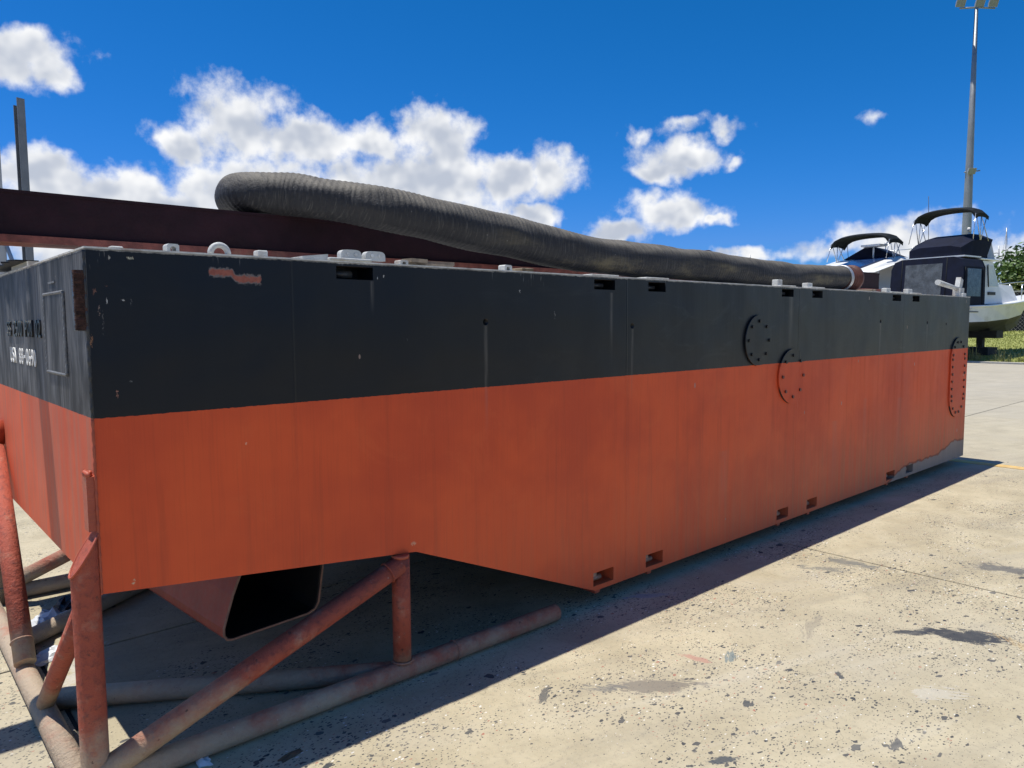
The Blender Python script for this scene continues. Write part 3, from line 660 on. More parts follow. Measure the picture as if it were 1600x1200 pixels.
# ------------------------------------------------------------------ on the deck: bearers, beams, hose, ring, timber
ZD2 = HT+.0076
for i, bx in enumerate((.78, 2.6, 5.2, 7.9)):
    o = rebase(MB().box((bx, .9 if i == 0 else .66, ZD2), (bx+.1, 1.25, 1.9985)).bevel(.004, 1).build('timber_bearer', M_timber), (bx+.05, 1.0, ZD2))
    tag(o, ['dark timber bearer under the beams nearest the bow', 'dark timber bearer under the beams amid the hose length', 'dark timber bearer under the beams beside the pipe flange ring', 'dark timber bearer under the beams past the hose coupling'][i], 'bearer', 'bearers under the beams')
def beam(nm, x0, x1, yf, wd, z0, z1, label):
    t_ = thing(nm, ((x0+x1)/2, yf+wd/2, z0), label, 'beam')
    MB().box((x0, yf+.012, z0+.0302), (x1, yf+.024, z1-.0142)).build('web', M_primer, t_)
    MB().box((x0, yf-.012, z0), (x1, yf+wd, z0+.03)).build('bottom_flange', M_flange, t_)
    MB().box((x0, yf+.008, z1-.014), (x1, yf+wd, z1)).build('top_flange', M_primer, t_)
    return t_
beam('steel_beam', -3.4, 8.72, .91, .19, 2.0, 2.219, 'long maroon steel beam lying on deck and overhanging the bow')
# hose
hose = thing('rubber_hose', (3.6, .6, ZD2), 'thick black ribbed rubber suction hose lying along the barge deck', 'hose')
ctl = [(1.62, 1.60, 2.335, .112), (1.32, 1.54, 2.337, .113), (1.07, 1.36, 2.338, .114), (.985, 1.14, 2.336, .11), (1.02, .98, 2.332, .103), (1.15, .88, 2.321, .108), (1.26, .77, 2.299, .109), (1.39, .665, 2.276, .111), (1.54, .59, 2.252, .115), (1.93, .54, 2.204, .124), (2.39, .52, 2.160, .125), (2.91, .49, 2.095, .120), (3.52, .45, 2.078, .120), (4.25, .42, 2.066, .117), (4.7, .41, 2.048, .115), (5.16, .40, 2.040, .112), (5.85, .39, 2.043, .111), (6.50, .38, 2.058, .113)]
def catmull(P_, n):
    out = []
    for i in range(len(P_)-1):
        p0, p1, p2, p3 = P_[max(i-1, 0)], P_[i], P_[i+1], P_[min(i+2, len(P_)-1)]
        for k in range(n):
            t_ = k/n; out.append(tuple(.5*((2*b_)+(-a+c)*t_+(2*a-5*b_+4*c-d)*t_*t_+(-a+3*b_-3*c+d)*t_**3) for a, b_, c, d in zip(p0, p1, p2, p3)))
    out.append(P_[-1]); return out
raw = catmull(ctl, 60)
# resample evenly
pts = [raw[0]]; step = .0048; accd = 0
for q in raw[1:]:
    d = (Vector(q[:3])-Vector(pts[-1][:3])).length
    if d >= step: pts.append(q)
hp = [Vector(q[:3]) for q in pts]; hr = [q[3] for q in pts]
arc = [0.]
for i in range(1, len(hp)): arc.append(arc[-1]+(hp[i]-hp[i-1]).length)
def hf(i, k, d):
    s_ = arc[i]; rib = .013*math.sin(2*math.pi*s_/.030 + .5*math.sin(s_*5) + .6*d.z)
    lump = .11*mnoise.noise(Vector((s_*2.3, d.x*.8+d.z, d.y*.8)))+.06*mnoise.noise(Vector((s_*5, d.z*2, d.y*2)))
    return 1+rib+lump-(.04 if d.z < -.8 else 0)
MB().tube(hp, hr, 40, rfun=hf).build('hose_wall', M_hose, hose)
M_clamp = simple('galvanised_band', (.5, .5, .5), .4, .7, var=.15)
e0, e1 = hp[-1], (hp[-1]-hp[-12]).normalized()
def ringat(c, ax, rad):
    ax = Vector(ax).normalized(); a_ = ax.cross(Vector((0, 0, 1))).normalized(); b2 = ax.cross(a_)
    return [c+(a_*math.cos(q)+b2*math.sin(q))*rad for q in [2*math.pi*k/36 for k in range(36)]]
for dq in (-.03, -.005): MB().tube(ringat(e0+e1*dq, e1, .116), .008, 8, closed=True).build('hose_clamp', M_clamp, hose)
M_coup = simple('rust_red_coupling', (.10, .03, .02), .65, var=.3, scale=10, bump=.3)
cp = MB().tube([e0-e1*.05, e0+e1*.16, e0+e1*.165, e0+e1*.2, e0+e1*.201], [.108, .108, .127, .127, .095], 36); cp.build('coupling', M_coup, hose)
for dq in (.06, .11): MB().tube(ringat(e0+e1*dq, e1, .109), .006, 8, closed=True).build('coupling_rib', M_coup, hose)
# large pipe ring standing behind the hose
rg_ = thing('pipe_flange', (5.76, 1.42, ZD2), 'rusty round pipe flange ring standing upright behind the hose', 'flange')
cr = Vector((5.76, 1.42, ZD2+.221))
o = MB(); A = ringat(cr-Vector((0, .05, 0)), (0, 1, 0), .22); B = ringat(cr+Vector((0, .12, 0)), (0, 1, 0), .22)
Ai = ringat(cr-Vector((0, .05, 0)), (0, 1, 0), .185); Bi = ringat(cr+Vector((0, .12, 0)), (0, 1, 0), .185)
o.loft([A, B, Bi, Ai, A], cap0=False, cap1=False, smooth=False); o.build('ring_wall', M_coup, rg_)
MB().disc(cr+Vector((0, .05, 0)), (0, 1, 0), .184, .03, 36).build('blank_plate', M_boltdark, rg_)
for k in range(10):
    a = 2*math.pi*k/10; MB().disc(cr+Vector((.203*math.cos(a), -.062, .203*math.sin(a))), (0, 1, 0), .012, .0118, 6).build('bolt', M_boltdark, rg_)
for (x0, x1, y0, z0, an) in ((1.335, 1.60, .07, 0, 2), (1.36, 1.64, .12, .017, -3), (1.33, 1.43, .045, .017, 6)):
    o = rebase(MB().box((x0, y0, ZD2+z0+.0002), (x1, y0+.07, ZD2+z0+.017), rotZ(R_(an))).build('timber_offcut', M_timber), ((x0+x1)/2, y0+.035, ZD2+z0))
    tag(o, ['split grey timber offcut lying flat on the deck edge', 'grey timber offcut stacked on top of the deck-edge pile', 'shortest timber offcut leaning at the end of the deck-edge pile'][[1.335, 1.36, 1.33].index(x0)], 'timber', 'timber offcuts on the deck edge')

# ------------------------------------------------------------------ debris on the ground
def crumple(nm, c, sx, sy, sz, mat, label, cat, seed, n=9, group=None):
    rg = random.Random(seed); vs_ = []; fs = []
    for j in range(n+1):
        for i in range(n+1):
            u, v_ = i/n-.5, j/n-.5; e_ = max(0, 1-(2*max(abs(u), abs(v_)))**2)
            vs_.append((u*sx*(1+rg.uniform(-.15, .15)), v_*sy*(1+rg.uniform(-.15, .15)), .003+sz*e_*rg.uniform(.15, 1)))
    for j in range(n):
        for i in range(n): a = j*(n+1)+i; fs.append((a, a+1, a+n+2, a+n+1))
    me = bpy.data.meshes.new(nm); me.from_pydata(vs_, [], fs); o = link(nm, me, mat); o.location = c; o.rotation_euler.z = rg.uniform(0, 3)
    so = o.modifiers.new('thick', 'SOLIDIFY'); so.thickness = .003
    return tag(o, label, cat, group)
M_rag = simple('white_plastic', (.7, .71, .72), .45, var=.1); M_blackpl = simple('black_plastic', (.02, .021, .025), .3, var=.3)
crumple('plastic_sheet', (.14, 1.86, 0), .26, .3, .09, M_rag, 'crumpled white plastic sheet on the ground behind the cradle pipe', 'plastic', 1)
crumple('plastic_sheet', (.04, 1.40, 0), .14, .2, .04, M_rag, 'small white plastic scrap between the cradle ground pipes', 'plastic', 2)
crumple('plastic_bag', (.3, 2.0, 0), .24, .3, .12, M_blackpl, 'crumpled black plastic bag beside the white sheet under the bow', 'bag', 3)
crumple('plastic_bag', (-.36, 1.85, 0), .28, .42, .07, M_blackpl, 'shiny black plastic bag lying outside the cradle pipe', 'bag', 4)
crumple('cardboard_scrap', (.56, -.225, 0), .09, .03, .015, simple('brown_card', (.12, .08, .045), .9), 'brown bark scrap on the shaded concrete before the ground pipe', 'scrap', 5, 5)
crumple('plastic_sheet', (.30, -.03, 0), .09, .05, .02, M_rag, 'small white scrap tucked against the near ground pipe', 'plastic', 6, 5)
rg = random.Random(5); M_peb = simple('grit', (.10, .10, .10), .8, var=.4); M_pebw = simple('white_grit', (.6, .58, .53), .8, var=.2)
for nm_, mt_, num in (('grit', M_peb, 900), ('paint_flakes', M_pebw, 90)):
    b_ = MB()
    for k in range(num):
        x, y = rg.uniform(-.3, 7), rg.uniform(-2.3, .6); s_ = rg.choice((.0015, .002, .002, .003, .004)); a = rg.uniform(0, 6.3)
        q = [(x+s_*math.cos(a+w_)*rg.uniform(.6, 1.3), y+s_*math.sin(a+w_)*rg.uniform(.6, 1.3), .0005) for w_ in (0, 2.1, 4.2)]
        b_.poly(q+[(x, y, s_*.8)], [(0, 1, 3), (1, 2, 3), (2, 0, 3)])
    o = b_.build(nm_, mt_, recalc=False); tag(o, kind='stuff'); tag(o, 'fine dark grit scattered over the concrete' if nm_ == 'grit' else 'tiny pale paint flakes scattered over the concrete', 'grit' if nm_ == 'grit' else 'flakes')

# ------------------------------------------------------------------ boats
M_gel = simple('chalky_gelcoat', (.72, .71, .69), .4, var=.08, scale=1.5, dirt=((.4, .38, .33), .5))
M_gelw = simple('white_gelcoat', (.78, .78, .76), .35, var=.05, scale=2)
M_canvas = simple('navy_canvas', (.004, .007, .022), .8, var=.3, scale=4, spec=.25)
M_bimini = simple('charcoal_canvas', (.008, .010, .010), .75, var=.25, scale=4, spec=.25)
M_clear = simple('clouded_vinyl', (.075, .085, .095), .22, var=.45, scale=3.5)
M_glass = simple('tinted_boat_glass', (.22, .34, .33), .08, var=.25, scale=1.5, spec=.8)
M_gglass = simple('smoked_screen', (.25, .27, .28), .15, var=.1)
M_ss = simple('stainless_tube', (.62, .63, .65), .25, .9, var=.05)
M_anti = simple('dark_bottom_paint', (.055, .055, .06), .7, var=.3, scale=3)
M_block = simple('dark_stand_steel', (.02, .02, .022), .7, var=.3)
M_solar = simple('solar_cells', (.02, .05, .14), .15, var=.3, scale=3)
def boat(loc, rz, label, solar, s=1.0, lift=0.):
    t_ = thing('motor_boat', loc, label, 'boat', None, rz)
    B_ = lambda mb, nm, mt, par=None: mb.build(nm, mt, par or t_, local=True)
    st = [(0, 1.42, 1.45, 1.2), (2, 1.5, 1.47, 1.2), (4, 1.5, 1.38, 1.15), (5.8, 1.36, 1.1, 1.08), (7.2, 1.0, .62, 1.1), (8.2, .5, .22, 1.35), (8.75, .06, .03, 1.95)]
    up_, lo_ = [], []
    for i, (x, hb_, hc, kz) in enumerate(st):
        f = x/8.75; x *= 1.02; zs = 2.15+.6*f**1.6; zc = 1.52+.75*f**2.2; zw = zc+.02
        xr = x+(.55*max(0, f-.75)*2)
        up_.append([(xr, -hb_, zs), (x+.02, -hc, zw), (x+.02, hc, zw), (xr, hb_, zs), (xr, 0, zs+.06)])
        lo_.append([(x+.02, -hc, zw-.002), (x, -hc*.45, (zw+kz)/2-.06), (x, 0, kz), (x, hc*.45, (zw+kz)/2-.06), (x+.02, hc, zw-.002)])
    B_(MB().loft(up_, smooth=False), 'hull', M_gel); B_(MB().loft(lo_, smooth=False), 'bottom', M_anti)
    for sg in (-1, 1):
        B_(MB().tube([(q[0][0], sg*(abs(q[0][1])+.02), q[0][2]-.02) for q in up_], .045, 8), 'rub_rail', M_gelw)
    # cabin
    cab = MB().loft([[(1.8, -1.25, 2.25), (1.8, 1.25, 2.25), (1.8, 1.12, 4.0), (1.8, -1.12, 4.0)], [(3.3, -1.22, 2.3), (3.3, 1.22, 2.3), (3.2, 1.07, 4.0), (3.2, -1.07, 4.0)], [(3.95, -1.18, 2.4), (3.95, 1.18, 2.4), (3.25, 1.03, 3.96), (3.25, -1.03, 3.96)]], smooth=False)
    B_(cab, 'cabin', M_gelw)
    fc = MB().loft([[(3.7, -1.15, 2.3), (3.7, 1.15, 2.3), (3.7, 1.0, 3.1), (3.7, -1.0, 3.1)], [(5.8, -1.0, 2.45), (5.8, 1.0, 2.45), (5.6, .82, 3.1), (5.6, -.82, 3.1)], [(6.4, -.7, 2.5), (6.4, .7, 2.5), (6.05, .5, 2.85), (6.05, -.5, 2.85)]], smooth=False)
    B_(fc, 'fore_cabin', M_gelw)
    for sg in (-1, 1):
        def sidewin(x0, x1, z0, z1, x1t):
            yy = lambda z: sg*(1.25-.13*(z-2.25)/1.75+.012)
            return MB().poly([(x0, yy(z0), z0), (x1, yy(z0)-sg*.05, z0), (x1t, yy(z1)-sg*.04, z1), (x0, yy(z1), z1), (x0, yy(z0)-sg*.03, z0), (x1, yy(z0)-sg*.08, z0), (x1t, yy(z1)-sg*.07, z1), (x0, yy(z1)-sg*.03, z1)], [(0,1,2,3),(7,6,5,4),(0,4,5,1),(1,5,6,2),(2,6,7,3),(3,7,4,0)])
        B_(sidewin(1.95, 2.55, 3.0, 3.82, 2.55), 'side_window', M_glass); B_(sidewin(2.62, 3.6, 3.0, 3.82, 3.2), 'side_window', M_glass)
        B_(MB().box((2.55, sg*1.225-.02, 2.64), (3.15, sg*1.225+.02, 2.76)), 'name_plate', M_boltdark)
        B_(MB().tube([(2.58, sg*1.225, 2.95), (2.58, sg*1.16, 3.86)], .02, 6), 'window_bar', M_boltdark)
        B_(MB().box((.35, sg*1.455-.02, 1.93), (1.25, sg*1.455+.02, 1.965)), 'hull_stripe', M_boltdark)
        B_(MB().tube([(.6, sg*1.475, 2.06), (.75, sg*1.475, 2.06)], .03, 8), 'skin_fitting', M_gelw)
        B_(MB().tube([(5.2, sg*1.38, 2.4), (5.25, sg*1.36, 3.1), (7.4, sg*1.0, 3.2), (8.6, sg*.35, 3.35), (9.1, 0, 3.4)], .022, 8), 'bow_rail', M_ss)
        for xx, hy in ((6.3, 1.22), (7.4, 1.0), (8.6, .48)): B_(MB().tube([(xx, sg*hy, 2.5), (xx, sg*hy*.98, 3.16+.05*(xx-6.3))], .018, 6), 'stanchion', M_ss)
    if not solar:
        # canvas cockpit enclosure with clear panels
        prof = [(-1.42, 2.12), (1.42, 2.12), (1.40, 3.7), (1.28, 3.98), (1.0, 4.08), (-1.0, 4.08), (-1.28, 3.98), (-1.40, 3.7)]
        en = MB(); rings = [[(x_, a, b_) for a, b_ in prof] for x_ in (-.02, 1.85)]; rings[0] = [(x_+.12*(b_-2.12)/1.9, a, b_) for (x_, a, b_) in rings[0]]
        B_(en.loft(rings, smooth=False), 'cockpit_canopy', M_canvas)
        B_(MB().poly([(-.035, -.62, 2.35), (-.035, .82, 2.35), (.08, .82, 3.85), (.08, -.62, 3.85), (-.0, -.62, 2.35), (-.0, .82, 2.35), (.11, .82, 3.85), (.11, -.62, 3.85)], [(0,3,2,1),(4,5,6,7),(0,1,5,4),(1,2,6,5),(2,3,7,6),(3,0,4,7)]), 'clear_panel', M_clear)
        for sg in (-1, 1):
            B_(MB().box((.35, sg*1.414-.016, 2.55), (1.45, sg*1.414+.016, 3.62)), 'clear_panel', M_clear)
            B_(MB().tube([(.12, sg*1.42, 2.14), (.2, sg*1.415, 3.66)], .018, 6), 'canvas_seam', M_bimini); B_(MB().tube([(1.62, sg*1.42, 2.14), (1.62, sg*1.415, 3.68)], .018, 6), 'canvas_seam', M_bimini)
        B_(MB().tube([(-.02, -.78, 2.2), (.1, -.78, 4.06)], .016, 6), 'canvas_seam', M_bimini); B_(MB().tube([(-.02, .96, 2.2), (.1, .96, 4.06)], .016, 6), 'canvas_seam', M_bimini)
        B_(MB().box((.55, -1.2, 4.095), (1.9, 1.2, 4.15)), 'fly_deck', M_gelw)
        B_(MB().box((1.9, -1.2, 4.03), (3.7, 1.2, 4.10)).bevel(.02, 1), 'cabin_roof', M_gelw)
        # covered flybridge
        r0 = []
        for (x_, h_, wv, sh) in ((.65, .40, 1.0, .0), (1.2, .78, 1.1, .1), (1.9, .95, 1.14, .25), (2.5, .96, 1.14, .45)):
            r0.append([(x_, -wv, 4.155), (x_, wv, 4.155), (x_+sh, wv, 4.155+h_*.75), (x_+sh, wv*.6, 4.155+h_), (x_+sh, -wv*.6, 4.155+h_), (x_+sh, -wv, 4.155+h_*.75)])
        B_(MB().loft(r0, smooth=False), 'flybridge_cover', M_canvas)
        sc = MB().loft([[(2.6, -1.12, 4.11), (3.3, -1.1, 4.11), (2.96, -1.06, 4.9), (2.6, -1.08, 4.9)], [(3.5, 0, 4.11), (3.55, 0, 4.11), (3.2, 0, 4.95), (3.15, 0, 4.95)], [(2.6, 1.12, 4.11), (3.3, 1.1, 4.11), (2.96, 1.06, 4.9), (2.6, 1.08, 4.9)]], smooth=False)
        B_(sc, 'wind_screen', M_gglass)
        bz, bx0, bx1, hb_, foot = 6.16, 1.3, 2.35, 1.22, 4.78
    else:
        B_(MB().loft([[(-.3, -1.45, 3.38), (-.3, 1.5, 3.5), (-.2, 1.35, 3.62), (-.2, -1.2, 3.50)], [(1.9, -1.5, 3.9), (1.9, 1.5, 3.9), (1.9, 1.3, 4.1), (1.9, -1.3, 4.1)], [(4.6, -1.2, 3.99), (4.6, 1.2, 3.99), (4.5, 1.0, 4.1), (4.5, -1.0, 4.1)]], smooth=False), 'hard_top', M_gelw)
        B_(MB().poly([(.0, -.75, 3.60), (1.6, -1.0, 4.02), (1.6, .35, 4.02), (.0, .55, 3.60), (.0, -.75, 3.66), (1.6, -1.0, 4.08), (1.6, .35, 4.08), (.0, .55, 3.66)], [(3,2,1,0),(4,5,6,7),(0,1,5,4),(1,2,6,5),(2,3,7,6),(3,0,4,7)]), 'solar_panel', M_solar)
        for sg in (-1, 1):
            B_(MB().tube([(.0, sg*1.38, 2.15), (.15, sg*1.36, 3.5)], .04, 8), 'canopy_post', M_gelw)
            B_(MB().box((1.5, sg*1.3-.02, 2.2), (2.3, sg*1.3+.02, 3.9)), 'side_screen', M_gel)
        B_(MB().box((-.03, -1.35, 2.12), (.05, 1.35, 2.9)), 'transom_board', M_gel)
        B_(MB().loft([[(2.0, -1.1, 4.13), (2.0, 1.1, 4.13), (2.0, .1, 4.62), (2.0, -.1, 4.62)], [(3.6, -1.0, 4.1), (3.6, 1.0, 4.1), (3.3, .1, 4.55), (3.3, -.1, 4.55)]], smooth=False), 'flybridge_cover', M_canvas)
        B_(MB().tube([(1.7, -.35, 4.1), (1.7, -.35, 4.55)], .035, 8), 'radar_post', M_gelw); B_(MB().box((1.4, -.75, 4.55), (1.95, .05, 4.63)).bevel(.02, 1), 'radar_scanner', M_gelw)
        B_(MB().tube([(3.9, -1.1, 4.05), (3.9, -1.1, 4.55), (4.6, -.3, 4.6), (4.6, .3, 4.6), (3.9, 1.1, 4.55), (3.9, 1.1, 4.05)], .018, 6), 'fly_rail', M_ss)
        bz, bx0, bx1, hb_, foot = 5.12, 1.2, 2.3, 1.26, 4.0
    # bimini: curved cloth with dropped side edges
    rings = []
    for k in range(6):
        x_ = bx0+(bx1-bx0)*k/5; sag = -.10*abs(k/2.5-1)**3
        top = []; n = 14
        for q in range(n+1):
            u = -1+2*q/n; top.append((x_, u*hb_, bz+sag-.16*abs(u)**2.4-.16*abs(u)**10))
        bot = [(p_[0], p_[1]*.985, p_[2]-.05-.10*abs(p_[1]/hb_)**8) for p_ in top][::-1]
        rings.append(top+bot)
    bim = B_(MB().loft(rings, smooth=False), 'bimini_top', M_bimini)
    for sg in (-1, 1):
        fx0 = (bx0+bx1)/2
        for xa, xb in ((bx0+.08, fx0-.1), (bx0+.5, fx0-.1), (bx1-.08, fx0-.05), (bx1-.6, fx0+.6)):
            B_(MB().tube([(xa, sg*hb_*.97, bz-.36), (xb, sg*1.2, foot)], .017, 6), 'bimini_strut', M_ss)
        B_(MB().tube([(bx0+.02, sg*hb_*.97, bz-.36), (bx0-.25, sg*1.25, foot)], .017, 6), 'bimini_strut', M_ss)
    B_(MB().tube([(2.6, 1.2, 4.1), (2.5, 1.25, 6.9 if not solar else 5.0)], .012, 6), 'antenna', M_boltdark)
    B_(MB().tube([(3.0, -.2, 4.6 if not solar else 4.1), (3.0, -.2, 5.45 if not solar else 4.7)], .02, 6), 'light_mast', M_ss)
    B_(MB().disc((3.0, -.2, 5.3 if not solar else 4.68), (0, 0, 1), .07, .16, 10), 'mast_light', M_gel)
    # keel blocks and stands
    for xx in (1.2, 4.9):
        k_ = MB().box((xx-.45, -.5, .0), (xx+.45, .5, .45)); k_.box((xx-.12, -.12, .451), (xx+.12, .12, .85)); k_.box((xx-.3, -.75, .851), (xx+.3, .75, 1.17)); B_(k_, 'keel_stand', M_block)
    t_.scale = (s, s, s)
    return t_
boat((31.3, 8.2, .02), R_(-8), 'grey-white flybridge motor boat with navy canvas cockpit enclosure on keel stands', False)
boat((31.6, 11.6, .02), R_(-5), 'white motor boat with solar panel on its hardtop behind the beam', True, 1.075)

# ------------------------------------------------------------------ flood light pole
M_galv = simple('galvanised_pole', (.30, .31, .31), .5, .35, var=.12, scale=1.2)
pb = Vector((50.6, 12.6, gz(50.6, 12.6)-.05)); ptop = 20.2
pole = thing('light_pole', pb, 'tall tapered steel floodlight pole behind the flybridge boat', 'light pole')
MB().tube([pb, (pb.x, pb.y, 7.0), (pb.x, pb.y, 13.), (pb.x, pb.y, ptop)], [.31, .26, .18, .10], 16).build('mast', M_galv, pole)
for zz in (5.2, 7.9, 12.0, 15.4): MB().tube([(pb.x, pb.y, zz), (pb.x, pb.y, zz+.05)], [.30-.0115*zz+.02]*2, 16).build('collar', M_galv, pole)
side = rt.copy(); side.z = 0; side.normalize()
MB().tube([Vector((pb.x, pb.y, ptop))-side*1.0, Vector((pb.x, pb.y, ptop+.05)), Vector((pb.x, pb.y, ptop))+side*1.1], .05, 8).build('cross_arm', M_galv, pole)
M_flood = simple('floodlight_housing', (.33, .34, .34), .45, .3)
def flood(c, s_=1., par=pole):
    c = Vector(c); o = MB(); f_ = Vector((-.6, -.75, -.45)).normalized(); a_ = f_.cross(Vector((0, 0, 1))).normalized(); b2 = a_.cross(f_)
    rn = lambda off, w_, h_: [c+f_*off+a_*(w_*q)+b2*(h_*e_) for q, e_ in ((-1, -1), (1, -1), (1, 1), (-1, 1))]
    o.loft([rn(-.2*s_, .2*s_, .14*s_), rn(.12*s_, .34*s_, .26*s_), rn(.16*s_, .34*s_, .26*s_)], smooth=False); h_ = o.build('floodlight', M_flood, par)
    MB().loft([rn(.162*s_, .3*s_, .22*s_), rn(.17*s_, .3*s_, .22*s_)], smooth=False).build('lens', M_gglass, h_)
for q in (-1.0, .15, .95): flood(Vector((pb.x, pb.y, ptop+.3))+side*q, .8)
flood(Vector((pb.x, pb.y, 10.6))-side*.1-fw*.35, .7); MB().tube([Vector((pb.x, pb.y, 10.6))-side*.3, Vector((pb.x, pb.y, 10.7))+side*.65], .04, 6).build('bracket', M_galv, pole)

# ------------------------------------------------------------------ chain link fence with shade cloth
FX = 58.0
fence = thing('chain_link_fence', (FX, 12, gz(FX, 12)), 'chain-link fence with dark shade cloth beyond the boats', 'fence')
M_cloth = simple('shade_cloth', (.016, .016, .024), .9, var=.4, scale=2); M_wire = simple('fence_wire', (.30, .30, .31), .5, .5)
y0, y1, hF = -6., 40., 2.7; zf0 = .85
MB().box((FX+.03, y0, zf0), (FX+.05, y1, zf0+hF-.05)).build('shade_cloth', M_cloth, fence)
b_ = MB(); pch = .24
k = y0-hF
while k < y1:
    for sg in (1, -1):
        a, c_ = (k, k+hF) if sg > 0 else (k+hF, k)
        za, zb_ = zf0, zf0+hF
        p0, p1 = Vector((FX-.01*sg, a, za)), Vector((FX-.01*sg, c_, zb_))
        b_.tube([p0, p1], .011, 3, caps=False)
    k += pch
o = b_.build('chain_link_mesh', M_wire, fence); o['kind'] = 'stuff'
yy = y0
while yy <= y1:
    MB().tube([(FX-.06, yy, zf0-.2), (FX-.06, yy, zf0+hF+.4)], .045, 8).build('post', M_galv, fence); yy += 3.2
MB().tube([(FX-.06, y0, zf0+hF), (FX-.06, y1, zf0+hF)], .03, 8).build('top_rail', M_galv, fence)

# ------------------------------------------------------------------ trees and shrubs
def leaf_mat(nm, a, b_):
    m_, t, bs = new_mat(nm); p = t.pos(); n = t.noise(p, .9, 3); n2 = t.noise(p, 6, 2)
    c = t.mix(t.ss(t.m('ADD', t.m('MULTIPLY', n, .6), t.m('MULTIPLY', n2, .4)), .35, .65), a, b_)
    t.put(bs.inputs['Base Color'], c); bs.inputs['Roughness'].default_value = .6
    bs.inputs['Transmission Weight'].default_value = 0
    return m_
M_leaf = [leaf_mat('leaf_olive', (.09, .11, .025), (.20, .21, .05)), leaf_mat('leaf_green', (.05, .10, .025), (.13, .20, .045)), leaf_mat('leaf_yellow_brown', (.16, .14, .04), (.26, .21, .06))]
M_bark = simple('bark', (.10, .075, .055), .9, var=.3, scale=8, bump=.5)
def tree(x, y, h, wd, mat, label, seed, n=4200, nm='coastal_tree', leaf=.22):
    rg = random.Random(seed); z0 = gz(x, y) if x > 33 else 0
    t_ = thing(nm, (x, y, z0-.05), label, 'tree' if nm.endswith('tree') else 'shrub', 'trees beyond the fence' if nm.endswith('tree') else None)
    tr = MB().tube([(x, y, z0-.05), (x+.1, y+.05, z0+h*.3), (x-.05, y, z0+h*.6)], [h*.035, h*.025, h*.012], 8)
    for k in range(6):
        a = rg.uniform(0, 6.28); zz = z0+h*rg.uniform(.2, .5)
        tr.tube([(x, y, zz), (x+wd*.3*math.cos(a), y+wd*.3*math.sin(a), zz+h*.22)], [h*.012, h*.004], 6)
    tr.build('trunk', M_bark, t_)
    cl = [(rg.uniform(-1, 1)*wd*.36, rg.uniform(-1, 1)*wd*.36, z0+h*rg.uniform(.3, .86), wd*rg.uniform(.14, .26)) for k in range(22)]
    vs_, fs = [], []
    for k in range(n):
        cx, cy, cz, cr_ = rg.choice(cl)
        d = Vector((rg.gauss(0, 1), rg.gauss(0, 1), rg.gauss(0, 1))).normalized()*cr_*rg.uniform(.45, 1.05)
        c = Vector((x+cx, y+cy, cz))+Vector((d.x, d.y, d.z*.8)); s_ = leaf*rg.uniform(.5, 1.1)
        a_ = Vector((rg.gauss(0, 1), rg.gauss(0, 1), rg.gauss(0, .6))).normalized(); b2 = a_.cross(Vector((rg.gauss(0, 1), rg.gauss(0, 1), rg.gauss(0, 1)))).normalized()
        i = len(vs_); vs_ += [c-a_*s_, c+b2*s_*.45, c+a_*s_, c-b2*s_*.45]; fs.append((i, i+1, i+2, i+3))
    me = bpy.data.meshes.new('crown'); me.from_pydata([v_-Vector(t_.location) for v_ in vs_], [], fs); link('crown', me, mat, t_, local=True)
spots = [(80, 9.5, 8.2, 9, 0, 'bushy olive-green tree with a rounded crown behind the fence'), (84, 16, 7.6, 9, 1, 'darker green spreading tree behind the fence and boats'), (90, 4, 8.6, 10, 2, 'yellowish dry-leaved tree standing behind the olive trees'), (74, 3, 6.4, 8, 1, 'low dense green tree growing close to the fence'), (96, 13, 8.4, 9, 0, 'olive tree set back furthest from the fence'), (82, 26, 5.8, 9, 1, 'broad green tree hidden beyond the navy-canvas boat'), (86, 40, 5.5, 10, 0, 'low olive tree beyond the solar-panel boat')]
for i, (x, y, h, wd, mi, lb) in enumerate(spots): tree(x, y, h, wd, M_leaf[mi], lb, 30+i, n=9000, leaf=.3)
for i, y in enumerate((6.5, 11, 14.5, 19)): tree(64+i % 2*2, y, 3.6, 5.2, M_leaf[[2, 1, 0, 1][i]], ['yellow-green shrub pressed against the back of the fence', 'leafy green shrub behind the fence near the light pole', 'olive shrub behind the fence past the light pole', 'green shrub behind the fence by the boats'][i], 60+i, n=2600, nm='coastal_shrub', leaf=.16)

